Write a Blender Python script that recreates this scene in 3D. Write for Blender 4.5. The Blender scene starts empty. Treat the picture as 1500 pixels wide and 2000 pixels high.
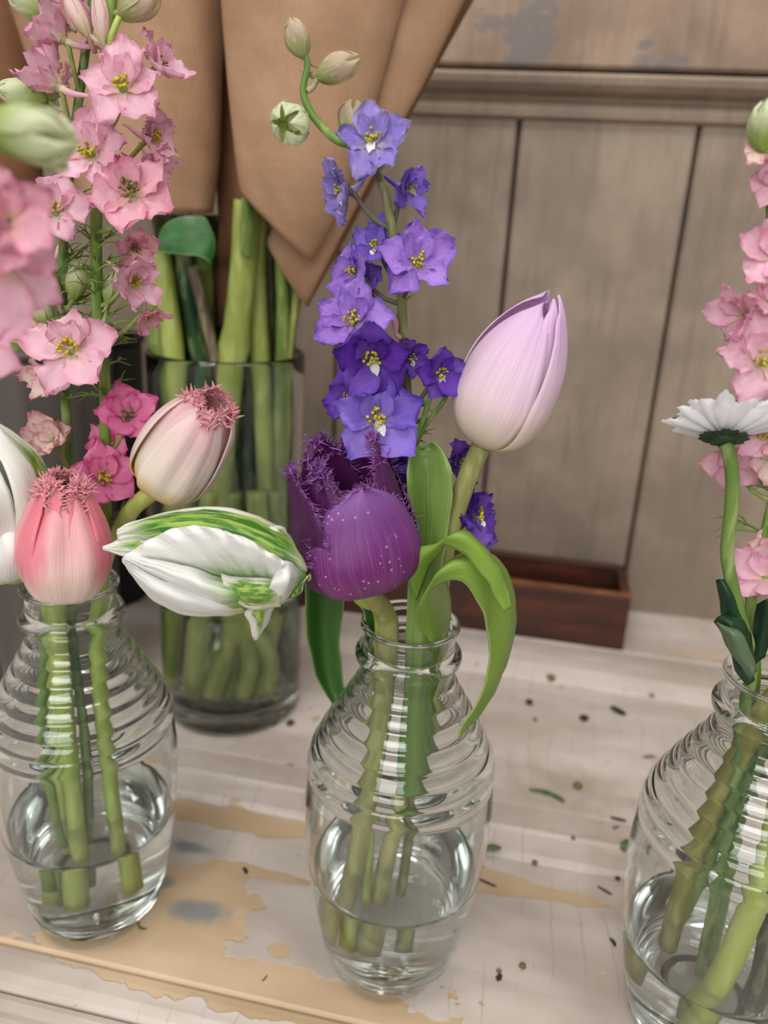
import bpy, bmesh, math, random
from mathutils import Vector, Matrix, noise
V = Vector
# ------------------------------------------------------------------ camera
H = 0.32                       # camera height above the table (m)
FPX = 1550.0                   # focal length in pixels of the 1500x2000 frame
PITCH, ROLL = math.radians(20), math.radians(3)
F = V((0, math.cos(PITCH), -math.sin(PITCH)))
R0 = V((1, 0, 0)); U0 = V((0, math.sin(PITCH), math.cos(PITCH)))
RT = math.cos(ROLL) * R0 + math.sin(ROLL) * U0
UP = -math.sin(ROLL) * R0 + math.cos(ROLL) * U0
CAM = V((0, 0, H))
sc = bpy.context.scene
cd = bpy.data.cameras.new('camera'); cam = bpy.data.objects.new('camera', cd)
sc.collection.objects.link(cam); sc.camera = cam
M = Matrix.Identity(4)
for i in range(3):
    M[i][0], M[i][1], M[i][2], M[i][3] = RT[i], UP[i], -F[i], CAM[i]
cam.matrix_world = M
cd.sensor_fit = 'HORIZONTAL'; cd.sensor_width = 36; cd.lens = FPX / 1500 * 36
cd.clip_start = 0.01; cd.clip_end = 20
cd.dof.use_dof = True; cd.dof.focus_distance = 0.275; cd.dof.aperture_fstop = 10.5
# ------------------------------------------------------------------ light
w = bpy.data.worlds.new('room_light'); sc.world = w; w.use_nodes = True
wn = w.node_tree; wn.nodes['Background'].inputs[0].default_value = (1.0, 0.95, 0.90, 1)
wn.nodes['Background'].inputs[1].default_value = 0.42
def area(name, loc, target, sx, sy, power, col=(1, .97, .93)):
    l = bpy.data.lights.new(name, 'AREA'); l.shape = 'RECTANGLE'; l.size = sx; l.size_y = sy
    l.energy = power; l.color = col
    o = bpy.data.objects.new(name, l); sc.collection.objects.link(o); o.location = loc
    o.rotation_euler = (V(target) - V(loc)).to_track_quat('-Z', 'Y').to_euler()
area('ceiling_lamp', (-0.55, -0.35, 1.9), (0, .3, 0), .75, .10, 8)
area('ceiling_lamp', (-0.50, -0.05, 1.9), (0, .3, 0), .75, .10, 8)
area('ceiling_lamp', (0.75, -0.45, 2.0), (0, .3, 0), .75, .10, 13)
area('ceiling_lamp', (0.35, 0.95, 2.1), (0, .4, 0), 1.0, .2, 5)
area('front_fill', (-0.5, -1.7, 1.15), (0, .3, .1), 1.3, 1.0, 33, (1, .98, .96))  # fill light added behind the camera to brighten surfaces facing it
sc.view_settings.view_transform = 'Standard'; sc.view_settings.look = 'None'
sc.view_settings.gamma = 1; sc.view_settings.use_curve_mapping = False
sc.view_settings.exposure = -0.10
cy = sc.cycles
cy.use_denoising = True; cy.max_bounces = 16; cy.transmission_bounces = 14; cy.glossy_bounces = 6
cy.diffuse_bounces = 4; cy.transparent_max_bounces = 8; cy.sample_clamp_indirect = 14
cy.caustics_reflective = True; cy.caustics_refractive = True; cy.blur_glossy = 0.3
# ------------------------------------------------------------------ pixel geometry
def ray(px, py): return F + RT * ((px - 750) / FPX) - UP * ((py - 1000) / FPX)
def atY(px, py, Y):
    d = ray(px, py); return CAM + d * (Y / d.y)
def ground(px, py, z=0.0):
    d = ray(px, py); return CAM + d * ((z - H) / d.z)
rnd = random.Random(7)
# ------------------------------------------------------------------ mesh helpers
def link(name, me, m=None, parent=None):
    o = bpy.data.objects.new(name, me); sc.collection.objects.link(o)
    if m and me is not None and not me.materials: me.materials.append(m)
    if parent: o.parent = parent
    return o
def tag(o, label=None, cat=None, group=None, kind=None):
    if label: o['label'] = label
    if cat: o['category'] = cat
    if group: o['group'] = group
    if kind: o['kind'] = kind
    return o
def thing(name, loc, label, cat, group=None):
    o = bpy.data.objects.new(name, None); sc.collection.objects.link(o)
    o.location = loc; o.empty_display_size = .01
    bpy.context.view_layer.update()
    return tag(o, label, cat, group)
def part(name, me, m, root):
    """child object whose mesh is given in world coordinates"""
    o = link(name, me, m)
    o.parent = root
    top = root
    while top.parent: top = top.parent
    if root.parent is None: o.matrix_parent_inverse = Matrix.Translation(-V(root.location))
    else: o.matrix_parent_inverse = Matrix.Identity(4)
    return o
class MB:
    def __init__(s): s.v = []; s.f = []; s.uv = []
    def grid(s, pts, closed=False, uvs=None):
        """pts[i][j]; quads; uv=(j,i) normalised"""
        n = len(pts); m = len(pts[0]); b = len(s.v)
        for r in pts: s.v += [tuple(p) for p in r]
        def uvf(i, j): return (j / (m - (0 if closed else 1)), i / max(1, n - 1))
        for i in range(n - 1):
            for j in range(m if closed else m - 1):
                k = (j + 1) % m
                s.f.append((b + i * m + j, b + i * m + k, b + (i + 1) * m + k, b + (i + 1) * m + j))
                s.uv += [uvf(i, j), uvf(i, j + 1), uvf(i + 1, j + 1), uvf(i + 1, j)]
        return b
    def face(s, idx, uv=None):
        s.f.append(tuple(idx)); s.uv += (uv or [(0.5, 0.5)] * len(idx))
    def tube(s, pts, rad, n=10, cap=True):
        P = [V(p) for p in pts]
        if not callable(rad):
            rr = rad if isinstance(rad, (list, tuple)) else [rad] * len(P)
            rad = lambda i: rr[i]
        t = (P[1] - P[0]).normalized()
        a = t.orthogonal().normalized()
        rows = []
        for i, p in enumerate(P):
            t = (P[min(i + 1, len(P) - 1)] - P[max(i - 1, 0)]).normalized()
            a = (a - t * a.dot(t)).normalized(); c = t.cross(a)
            rows.append([p + (a * math.cos(k * 2 * math.pi / n) + c * math.sin(k * 2 * math.pi / n)) * rad(i) for k in range(n)])
        b = s.grid(rows, True)
        if cap:
            s.face([b + k for k in reversed(range(n))]); e = b + (len(P) - 1) * n
            s.face([e + k for k in range(n)], [(0.5, 1)] * n)
        return s
    def box(s, a, b):
        x0, y0, z0 = a; x1, y1, z1 = b; k = len(s.v)
        s.v += [(x0, y0, z0), (x1, y0, z0), (x1, y1, z0), (x0, y1, z0), (x0, y0, z1), (x1, y0, z1), (x1, y1, z1), (x0, y1, z1)]
        for f in ((0, 3, 2, 1), (4, 5, 6, 7), (0, 1, 5, 4), (1, 2, 6, 5), (2, 3, 7, 6), (3, 0, 4, 7)): s.face([k + i for i in f])
        return s
    def mesh(s, name, smooth=True):
        me = bpy.data.meshes.new(name); me.from_pydata(s.v, [], s.f)
        ul = me.uv_layers.new(name='UVMap')
        flat = [c for uv in s.uv for c in uv]
        ul.data.foreach_set('uv', flat)
        if smooth: me.polygons.foreach_set('use_smooth', [True] * len(s.f))
        me.update(); return me
def lathe(prof, n=64, c=(0, 0, 0)):
    mb = MB()
    rows = [[(c[0] + r * math.cos(k * 2 * math.pi / n), c[1] + r * math.sin(k * 2 * math.pi / n), c[2] + z) for k in range(n)] for r, z in prof]
    mb.grid(rows, True); return mb
def cr(P, t):
    """catmull-rom through points P, t in 0..1; works on tuples/Vectors/floats"""
    n = len(P) - 1; x = min(max(t, 0), 1) * n; i = min(int(x), n - 1); f = x - i
    p0 = P[max(i - 1, 0)]; p1 = P[i]; p2 = P[i + 1]; p3 = P[min(i + 2, n)]
    if i == 0: p0 = p1 * 2 - p2
    if i + 2 > n: p3 = p2 * 2 - p1
    return (p1 * 2 + (p2 - p0) * f + (p0 * 2 - p1 * 5 + p2 * 4 - p3) * f * f + (p1 * 3 - p0 - p2 * 3 + p3) * f ** 3) * 0.5
def curve(P, n): 
    P = [V(p) for p in P]; return [cr(P, i / (n - 1)) for i in range(n)]
def lerp(a, b, t): return a + (b - a) * t
def tab(T, x):
    for i in range(len(T) - 1):
        if x <= T[i + 1][0]:
            a, b = T[i], T[i + 1]; t = (x - a[0]) / (b[0] - a[0]); t = t * t * (3 - 2 * t) if False else t
            return a[1] + (b[1] - a[1]) * max(0, t)
    return T[-1][1]
def stab(T, x):
    """smooth table: catmull over non uniform knots (approx)"""
    for i in range(len(T) - 1):
        if x <= T[i + 1][0] or i == len(T) - 2:
            a, b = T[i], T[i + 1]; h = b[0] - a[0]; t = min(max((x - a[0]) / h, 0), 1)
            p = T[max(i - 1, 0)]; q = T[min(i + 2, len(T) - 1)]
            m0 = (b[1] - p[1]) / max(b[0] - p[0], 1e-9); m1 = (q[1] - a[1]) / max(q[0] - a[0], 1e-9)
            return ((2*t**3-3*t*t+1)*a[1] + (t**3-2*t*t+t)*h*m0 + (-2*t**3+3*t*t)*b[1] + (t**3-t*t)*h*m1)
def patch(rows, Y=None, nu=14, nv=20, wob=0.0, seed=0, thick=0.0004, mb=None):
    """smooth sheet through a net of control points; with Y each point is (px,py,dY)"""
    R = [[(atY(p[0], p[1], Y + p[2]) if Y is not None else V(p)) for p in r] for r in rows]
    pts = []
    for i in range(nv):
        t = i / (nv - 1)
        cross = [cr([r[k] for r in R], t) for k in range(len(R[0]))]
        line = []
        for j in range(nu):
            p = cr(cross, j / (nu - 1))
            if wob:
                q = p * 160 + V((seed, seed, 0)); line.append(p + V((noise.noise(q), noise.noise(q + V((9, 3, 1))), noise.noise(q + V((2, 7, 5))))) * wob)
            else: line.append(p)
        pts.append(line)
    mb = mb or MB(); mb.grid(pts); return mb
def thicken(o, t=0.0004):
    m = o.modifiers.new('Solidify', 'SOLIDIFY'); m.thickness = t; m.offset = 0; return o
# ------------------------------------------------------------------ materials
def srgb(r, g, b):
    def f(c):
        c /= 255; return c / 12.92 if c <= .04045 else ((c + .055) / 1.055) ** 2.4
    return (f(r), f(g), f(b), 1)
class NT:
    def __init__(s, name):
        s.m = bpy.data.materials.new(name); s.m.use_nodes = True; s.t = s.m.node_tree
        s.b = s.t.nodes['Principled BSDF']; s.out = s.t.nodes['Material Output']
    def n(s, typ, **kw):
        x = s.t.nodes.new(typ)
        for k, v in kw.items(): setattr(x, k, v)
        return x
    def set(s, inp, val):
        if isinstance(val, bpy.types.NodeSocket): s.t.links.new(val, inp)
        else: inp.default_value = val
    def math(s, op, a, b=0.0, c=None, clamp=False):
        x = s.n('ShaderNodeMath', operation=op, use_clamp=clamp); s.set(x.inputs[0], a); s.set(x.inputs[1], b)
        if c is not None: s.set(x.inputs[2], c)
        return x.outputs[0]
    def mix(s, f, a, b, mode='MIX'):
        x = s.n('ShaderNodeMix', data_type='RGBA', blend_type=mode); s.set(x.inputs[0], f); s.set(x.inputs[6], a); s.set(x.inputs[7], b); return x.outputs[2]
    def smooth(s, x, lo, hi):
        m = s.n('ShaderNodeMapRange', interpolation_type='SMOOTHSTEP'); s.set(m.inputs[0], x); s.set(m.inputs[1], lo); s.set(m.inputs[2], hi); return m.outputs[0]
    def uv(s):
        c = s.n('ShaderNodeTexCoord'); x = s.n('ShaderNodeSeparateXYZ'); s.t.links.new(c.outputs['UV'], x.inputs[0]); return x.outputs[0], x.outputs[1], c.outputs['UV']
    def obj(s):
        c = s.n('ShaderNodeTexCoord'); return c.outputs['Object']
    def scale(s, vec, sx, sy, sz, off=(0, 0, 0)):
        m = s.n('ShaderNodeMapping'); s.set(m.inputs[0], vec); m.inputs[3].default_value = (sx, sy, sz); m.inputs[1].default_value = off; return m.outputs[0]
    def noise(s, vec, sc_, detail=3, rough=.5):
        x = s.n('ShaderNodeTexNoise'); s.set(x.inputs['Vector'], vec); x.inputs['Scale'].default_value = sc_; x.inputs['Detail'].default_value = detail; x.inputs['Roughness'].default_value = rough; return x.outputs[0]
    def rand(s): return s.n('ShaderNodeObjectInfo').outputs['Random']
    def bump(s, h, st, dist):
        x = s.n('ShaderNodeBump'); s.set(x.inputs['Height'], h); x.inputs['Strength'].default_value = st; x.inputs['Distance'].default_value = dist; s.t.links.new(x.outputs[0], s.b.inputs['Normal']); return x.outputs[0]
    def done(s, col, rough=.5, spec=.4, trans=0.0, sss=0.0):
        s.set(s.b.inputs['Base Color'], col); s.set(s.b.inputs['Roughness'], rough); s.b.inputs['Specular IOR Level'].default_value = spec
        if sss:
            s.b.inputs['Subsurface Weight'].default_value = sss; s.b.inputs['Subsurface Radius'].default_value = (1, .5, .4); s.b.inputs['Subsurface Scale'].default_value = .002
        if trans:
            t = s.n('ShaderNodeBsdfTranslucent'); s.set(t.inputs[0], col); mx = s.n('ShaderNodeMixShader'); mx.inputs[0].default_value = trans
            s.t.links.new(s.b.outputs[0], mx.inputs[1]); s.t.links.new(t.outputs[0], mx.inputs[2]); s.t.links.new(mx.outputs[0], s.out.inputs[0])
        return s.m
def petal_mat(name, base, tip, vein, edge=None, b0=.0, b1=.45, veinamt=.35, rough=.5, var=.15, trans=.3, spec=.35, lo=None):
    n = NT(name); u, v, uv = n.uv()
    st = n.noise(n.scale(uv, 34, 1.6, 1), 1.0, 3)
    lon = n.noise(n.scale(uv, 5, 4, 1), 1.0, 2)
    vv = n.math('ADD', v, n.math('MULTIPLY', n.math('SUBTRACT', lon, .5), .25))
    c = n.mix(n.smooth(vv, b0, b1), base, tip)
    if lo: c = n.mix(n.smooth(lon, .5, .7), c, lo)
    c = n.mix(n.math('MULTIPLY', n.smooth(st, .5, .68), veinamt), c, vein)
    if edge:
        e = n.math('ABSOLUTE', n.math('SUBTRACT', n.math('MULTIPLY', u, 2), 1))
        c = n.mix(n.math('MULTIPLY', n.smooth(n.math('MAXIMUM', e, v), .72, 1.0), .8), c, edge)
    r = n.rand()
    hs = n.n('ShaderNodeHueSaturation'); n.set(hs.inputs['Color'], c)
    n.set(hs.inputs['Value'], n.math('MULTIPLY_ADD', r, var * 2, 1 - var)); n.set(hs.inputs['Saturation'], n.math('MULTIPLY_ADD', r, -var, 1 + var / 2))
    n.bump(st, .25, .0006)
    return n.done(hs.outputs[0], rough, spec, trans, 0)
def plain(name, col, rough=.5, spec=.4, var=None, sc_=60, bump=0, trans=0.0, stretch=(1, 1, 1)):
    n = NT(name)
    t = n.noise(n.scale(n.obj(), *stretch), sc_, 4)
    c = n.mix(n.smooth(t, .35, .65), col, var or col)
    if bump: n.bump(t, bump, .001)
    return n.done(c, rough, spec, trans)
def stem_mat(name, c1, c2, rough=.45):
    n = NT(name); u, v, uv = n.uv()
    t = n.noise(n.scale(n.obj(), 1, 1, .25), 220, 3); t2 = n.noise(n.obj(), 25, 2)
    c = n.mix(n.smooth(t2, .35, .65), c1, c2); c = n.mix(n.math('MULTIPLY', n.smooth(t, .45, .7), .3), c, srgb(225, 230, 160))
    n.bump(t, .15, .0005)
    return n.done(c, rough, .4, .12)
def glass_mat(name, tint=(.97, .99, .985, 1), ior=1.48, rough=0.0):
    n = NT(name); g = n.n('ShaderNodeBsdfGlass'); g.inputs['Color'].default_value = tint; g.inputs['Roughness'].default_value = rough; g.inputs['IOR'].default_value = ior
    n.t.links.new(g.outputs[0], n.out.inputs[0])
    return n.m
GLASS = glass_mat('clear_glass', (.975, .99, .985, 1)); WATER = glass_mat('water', (.985, .995, .99, 1), 1.333)
# ------------------------------------------------------------------ the setting: wall
def frame(deg):
    a = math.radians(deg); return V((math.cos(a), -math.sin(a), 0)), V((math.sin(a), math.cos(a), 0))
TU, TV = frame(10.5)          # table lines
WU, WV = frame(7.8)           # wall lines
def uvz(u, v, z, U=TU, W=TV): return U * u + W * v + V((0, 0, z))
def pix_v(px, py, z=0, W=TV): return ground(px, py, z).dot(W)
def pix_u(px, py, z=0, U=TU): return ground(px, py, z).dot(U)
SH = 0.011                     # height of the back shelf
wallv = ground(1330, 1191, SH).dot(WV)
def on_wall(px, py, off=0.0):
    d = ray(px, py); t = (wallv - off - CAM.dot(WV)) / d.dot(WV); p = CAM + d * t; return p.dot(WU), p.z
def wood_wall(name, c1, c2, c3, paint=None):
    n = NT(name); o = n.obj()
    a = n.noise(n.scale(o, 1, 1, .08), 160, 4, .6); b = n.noise(o, 14, 4, .6); c = n.noise(n.scale(o, 1, 1, .3), 38, 5, .65)
    col = n.mix(n.smooth(b, .35, .68), c1, c2); col = n.mix(n.math('MULTIPLY', n.smooth(a, .45, .75), .45), col, c3)
    col = n.mix(n.math('MULTIPLY', n.smooth(c, .55, .75), .35), col, srgb(110, 96, 84))
    if paint:
        p = n.noise(n.scale(o, 1, 1, 1.6), 17, 5, .62); col = n.mix(n.math('MULTIPLY', n.smooth(p, .52, .58), .75), col, paint)
    n.bump(a, .3, .001)
    return n.done(col, .6, .3)
MW = wood_wall('weathered_board', srgb(130, 116, 102), srgb(152, 137, 121), srgb(108, 96, 84))
MW2 = wood_wall('weathered_rail', srgb(132, 110, 95), srgb(160, 138, 118), srgb(110, 92, 80), srgb(108, 104, 104))
MW3 = wood_wall('weathered_moulding', srgb(136, 120, 104), srgb(154, 137, 119), srgb(116, 101, 88))
wall = thing('wall_back', (WU * 0 + WV * wallv), None, None); wall['kind'] = 'structure'; wall['label'] = 'weathered taupe tongue-and-groove board wall'
def wall_piece(name, u0, u1, z0, z1, prof, m):
    """prof: list of (v offset toward viewer, z) extruded along u, or None for a bevelled board"""
    mb = MB()
    if prof is None:
        d, bv = .014, .0022
        P = [(u0, -0.0), (u0, d - bv), (u0 + bv, d), (u1 - bv, d), (u1, d - bv), (u1, -0.0)]
        rows = [[uvz(u, wallv - o, z, WU, WV) for u, o in P] for z in (z0, z1)]
        mb.grid(rows)
    else:
        rows = [[uvz(u, wallv - o, z, WU, WV) for o, z in prof] for u in (u0, u1)]
        mb.grid(rows)
        b = len(mb.v) - 2 * len(prof); k = len(prof)
        mb.face([b + i for i in range(k)]); mb.face([b + k + i for i in reversed(range(k))])
    o = part(name, mb.mesh(name, False), m, wall); return o
wall_u = [on_wall(1015, 235, .014)[0], on_wall(1366, 259, .014)[0]]
step = wall_u[1] - wall_u[0]
gap = .0026
edges = [wall_u[0] + step * k + (rnd.uniform(-.006, .006) if k not in (0, 1) else 0) for k in range(-7, 4)]
zt = on_wall(1150, 237, .016)[1]       # bottom of the moulding
for a, b in zip(edges, edges[1:]): wall_piece('board', a + gap / 2, b - gap / 2, -.02, zt + .012, None, MW)
zl = on_wall(1176, 143, .02)[1]        # dark gap line under the top rail
hh = zl - zt
prof = [(0, zt), (.016, zt), (.0195, zt + .06 * hh), (.0205, zt + .2 * hh), (.019, zt + .34 * hh), (.0215, zt + .38 * hh), (.0165, zt + .44 * hh), (.0175, zt + .5 * hh),
        (.025, zt + .60 * hh), (.030, zt + .72 * hh), (.0315, zt + .86 * hh), (.029, zt + .95 * hh), (.022, zt + .975 * hh), (0, zt + .975 * hh)]
wall_piece('moulding', edges[0], edges[-1], 0, 0, prof, MW3)
prof = [(0, zl + .0018), (.024, zl + .0018), (.026, zl + .004), (.026, zl + .34), (0, zl + .34)]
wall_piece('rail', edges[0], edges[-1], 0, 0, prof, MW2)
prof = [(-.02, -.05), (-.001, -.05), (-.001, zl + .34), (-.02, zl + .34)]
wall_piece('backing', edges[0], edges[-1], 0, 0, prof, plain('gap_shadow_wood', srgb(52, 44, 38), .9))
# ------------------------------------------------------------------ the table: an old painted door laid flat
v1 = pix_v(200, 1884); v2 = pix_v(140, 1958); vs0 = pix_v(465, 1578); vs1 = pix_v(473, 1521, .004); vs2 = pix_v(469, 1476, .003)
vr0 = pix_v(1150, 1345, .002); vr1 = pix_v(1150, 1313, .009); vr2 = pix_v(1157, 1287, SH); vr3 = pix_v(1317, 1288, SH)
def table_mat():
    n = NT('chipped_white_paint'); o = n.obj()
    x = n.n('ShaderNodeSeparateXYZ'); n.set(x.inputs[0], o)
    U, W = x.outputs[0], x.outputs[1]
    jag = n.n('ShaderNodeTexVoronoi', feature='F1', distance='MANHATTAN'); n.set(jag.inputs['Vector'], n.scale(o, 1, 1, 1)); jag.inputs['Scale'].default_value = 75
    wob = n.math('ADD', n.math('MULTIPLY', n.math('SUBTRACT', n.noise(o, 42, 5, .65), .5), 1.9), n.math('MULTIPLY', n.math('SUBTRACT', jag.outputs['Distance'], .4), .7))
    mask = None
    def blob(px, py, rx, ry, ang=0, z=0):
        g = ground(px, py, z); cu, cv = g.dot(TU), g.dot(TV)
        du = n.math('DIVIDE', n.math('SUBTRACT', U, cu), rx); dv = n.math('DIVIDE', n.math('SUBTRACT', W, cv), ry)
        d = n.math('ADD', n.math('MULTIPLY', du, du), n.math('MULTIPLY', dv, dv)); return n.math('SUBTRACT', 1.0, n.math('SQRT', d))
    for b in ((455, 1600, .052, .008), (385, 1782, .026, .030), (330, 1850, .030, .018), (450, 1918, .088, .013), (500, 1703, .024, .0035), (545, 1856, .005, .004), (960, 1722, .022, .008), (1070, 1745, .026, .0045), (700, 1985, .05, .008), (200, 1884, 1.2, .0022), (320, 1500, .012, .003), (1420, 1310, .05, .003)):
        k = blob(*b); mask = k if mask is None else n.math('MAXIMUM', mask, k)
    tan = n.smooth(n.math('ADD', mask, n.math('MULTIPLY', wob, .46)), .03, .06)
    small = n.smooth(n.math('ADD', n.noise(o, 60, 4, .6), n.math('MULTIPLY', jag.outputs['Distance'], .12)), .78, .80)
    tan = n.math('MAXIMUM', tan, small)
    g1 = n.noise(n.scale(o, .5, 1, 1), 10, 4, .6); g2 = n.noise(n.scale(o, .12, 1, 1), 90, 3)
    white = n.mix(n.smooth(g1, .35, .65), srgb(206, 195, 187), srgb(174, 161, 150))
    white = n.mix(n.math('MULTIPLY', n.smooth(g2, .5, .75), .35), white, srgb(160, 146, 134))
    # fine crackle lines across the grain
    cr_ = n.n('ShaderNodeTexWave', wave_type='BANDS', bands_direction='X'); n.set(cr_.inputs['Vector'], o); cr_.inputs['Scale'].default_value = 22; cr_.inputs['Distortion'].default_value = 5; cr_.inputs['Detail'].default_value = 3; cr_.inputs['Detail Scale'].default_value = .6
    crk = n.math('MULTIPLY', n.smooth(cr_.outputs[1], .985, 1.0), n.smooth(n.noise(o, 18, 2), .45, .6))
    white = n.mix(n.math('MULTIPLY', crk, .3), white, srgb(140, 124, 112))
    tanc = n.mix(n.smooth(n.noise(n.scale(o, .3, 1, 1), 30, 4), .35, .65), srgb(202, 176, 146), srgb(186, 160, 128))
    blue = n.math('MULTIPLY', n.smooth(n.math('ADD', n.math('MAXIMUM', blob(372, 1655, .013, .005), n.math('MAXIMUM', blob(385, 1780, .018, .008), blob(312, 1722, .008, .005))), n.math('MULTIPLY', wob, .5)), -.1, .7), .65)
    painted_shadow = n.math('MULTIPLY', n.smooth(n.math('ADD', n.math('MAXIMUM', blob(1100, 1540, .06, .03), blob(1230, 1700, .03, .06)), n.math('MULTIPLY', wob, .5)), -.1, 1.1), .55)  # soft shadow between middle and right vases, painted into the table colour
    col = n.mix(tan, white, tanc); col = n.mix(blue, col, srgb(92, 120, 138)); col = n.mix(painted_shadow, col, srgb(140, 126, 108))
    sp = n.smooth(n.noise(o, 300, 2), .72, .78); col = n.mix(n.math('MULTIPLY', sp, .5), col, srgb(120, 105, 90))
    ed = n.smooth(n.math('ADD', mask, n.math('MULTIPLY', wob, .46)), -.02, .02)
    h = n.math('SUBTRACT', n.math('MULTIPLY', n.noise(n.scale(o, .2, 1, 1), 60, 3), .15), tan)
    n.bump(n.math('SUBTRACT', h, n.math('MULTIPLY', crk, .4)), .7, .0005)
    return n.done(col, .42, .4)
MT = table_mat()
table = thing('painted_table', (0, 0, 0), 'old panelled tabletop with chipped white paint under all the vases', 'table')
table.rotation_euler = (0, 0, -math.radians(10.5)); bpy.context.view_layer.update()
U0_, U1_ = -1.0, .75
def plank(name, prof, label=None):
    """prof (v,z) top profile, closed below at z=-.022; local frame of the table = (u,v,z)"""
    mb = MB(); P = [(prof[0][0], -.022)] + prof + [(prof[-1][0], -.022)]
    rows = [[(u, v, z) for v, z in P] for u in [lerp(U0_, U1_, i / 24) for i in range(25)]]
    mb.grid(rows); k = len(P); e = 24 * k
    mb.face(list(range(k))); mb.face([e + i for i in reversed(range(k))]); 
    o = link(name, mb.mesh(name, False), MT, table); return o
e_ = .0012
def dens(a, b, n): return [(lerp(a[0], b[0], i / n), lerp(a[1], b[1], i / n)) for i in range(n + 1)]
plank('front_rail', [(v2 - .16, -.004), (v2 - .158, -.0015), (v2 - .012, -.0015), (v2 - .009, -.0022), (v2 - .004, -.002), (v2 - .0012, -.0028)])
plank('edge_moulding', [(v2 - .0002, -.0022), (v2 + .0015, .0002), (v2 + .006, .0012), (v1 - .006, .0012), (v1 - .0025, .0008), (v1 - .0004, -.0008)])
plank('plank', [(v1 + .0001, -.0012), (v1 + .002, 0), (vs0 - .001, 0)])
mb_ = [(vs0 - .0005, -.0004), (vs0 + .0005, .0014), (vs0 + .003, .0030), (lerp(vs0, vs1, .6), .0036), (vs1 - .003, .0040), (vs1, .0052), (vs1 + .003, .0046), (vs2 - .006, .0036), (vs2 - .001, .0032), (vs2, .0018)]
plank('moulding', mb_)
plank('plank', [(vs2 + .0004, .0012), (vs2 + .002, .0022), (vr0 - .008, .0022), (vr0 - .002, .0024)])
plank('ridge', [(vr0 - .0016, .0020), (vr0 + .002, .0045), (vr1 - .004, .0082), (vr1, .0105), (vr2, .0118), (vr3 - .005, SH), (vr3, SH - .001)])
plank('shelf', [(vr3 + .0006, SH - .0012), (vr3 + .002, SH), (wallv + .07, SH)])
# ------------------------------------------------------------------ wooden drawer on the shelf
def box_drawer():
    fr = ground(1216, 1272, SH); du, dv = fr.dot(TU), fr.dot(TV)
    # height from the top right corner of the front
    d = ray(1236, 1167); t = (dv - CAM.dot(TV)) / d.dot(TV); h = (CAM + d * t).z - SH
    d = ray(1197, 1101); t = (SH + h - CAM.z) / d.z; q = CAM + d * t; dep = q.dot(TV) - dv
    d = ray(575, 1130); t = (dv - CAM.dot(TV)) / d.dot(TV); ul = (CAM + d * t).dot(TU)
    th = .0075
    n = NT('dark_stained_wood'); o = n.obj(); g = n.noise(n.scale(o, .12, 1, 1), 70, 5, .6)
    c = n.mix(n.smooth(g, .35, .7), srgb(56, 26, 16), srgb(92, 46, 28)); c = n.mix(n.math('MULTIPLY', n.smooth(n.noise(o, 28, 4), .5, .7), .5), c, srgb(44, 24, 18)); n.bump(g, .3, .001)
    md = n.done(c, .45, .5)
    me = plain('worn_drawer_edge', srgb(142, 92, 60), .5, .4, srgb(104, 62, 42), 50)
    r = thing('drawer_box', (0, 0, 0), 'dark brown empty wooden drawer lying against the board wall', 'box')
    r.rotation_euler = (0, 0, -math.radians(10.5)); r.location = uvz(du, dv, SH)
    L = du - ul
    def pc(name, a, b, m=md):
        mb = MB(); mb.box(a, b); o = link(name, mb.mesh(name, False), m, r); bv = o.modifiers.new('b', 'BEVEL'); bv.width = .0009; bv.segments = 2; return o
    pc('front_panel', (-L, 0, 0), (0, th, h - .0012)); pc('top_edge', (-L, 0, h - .0010), (0, th, h), me)
    pc('back_panel', (-L, dep - th, 0), (0, dep, h))
    pc('side_panel', (-th, th + .0002, .0), (0, dep - th - .0002, h)); pc('side_panel', (-L, th + .0002, 0), (-L + th, dep - th - .0002, h))
    pc('bottom_panel', (-L + th, th, .003), (-th, dep - th, .007))
box_drawer()
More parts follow.
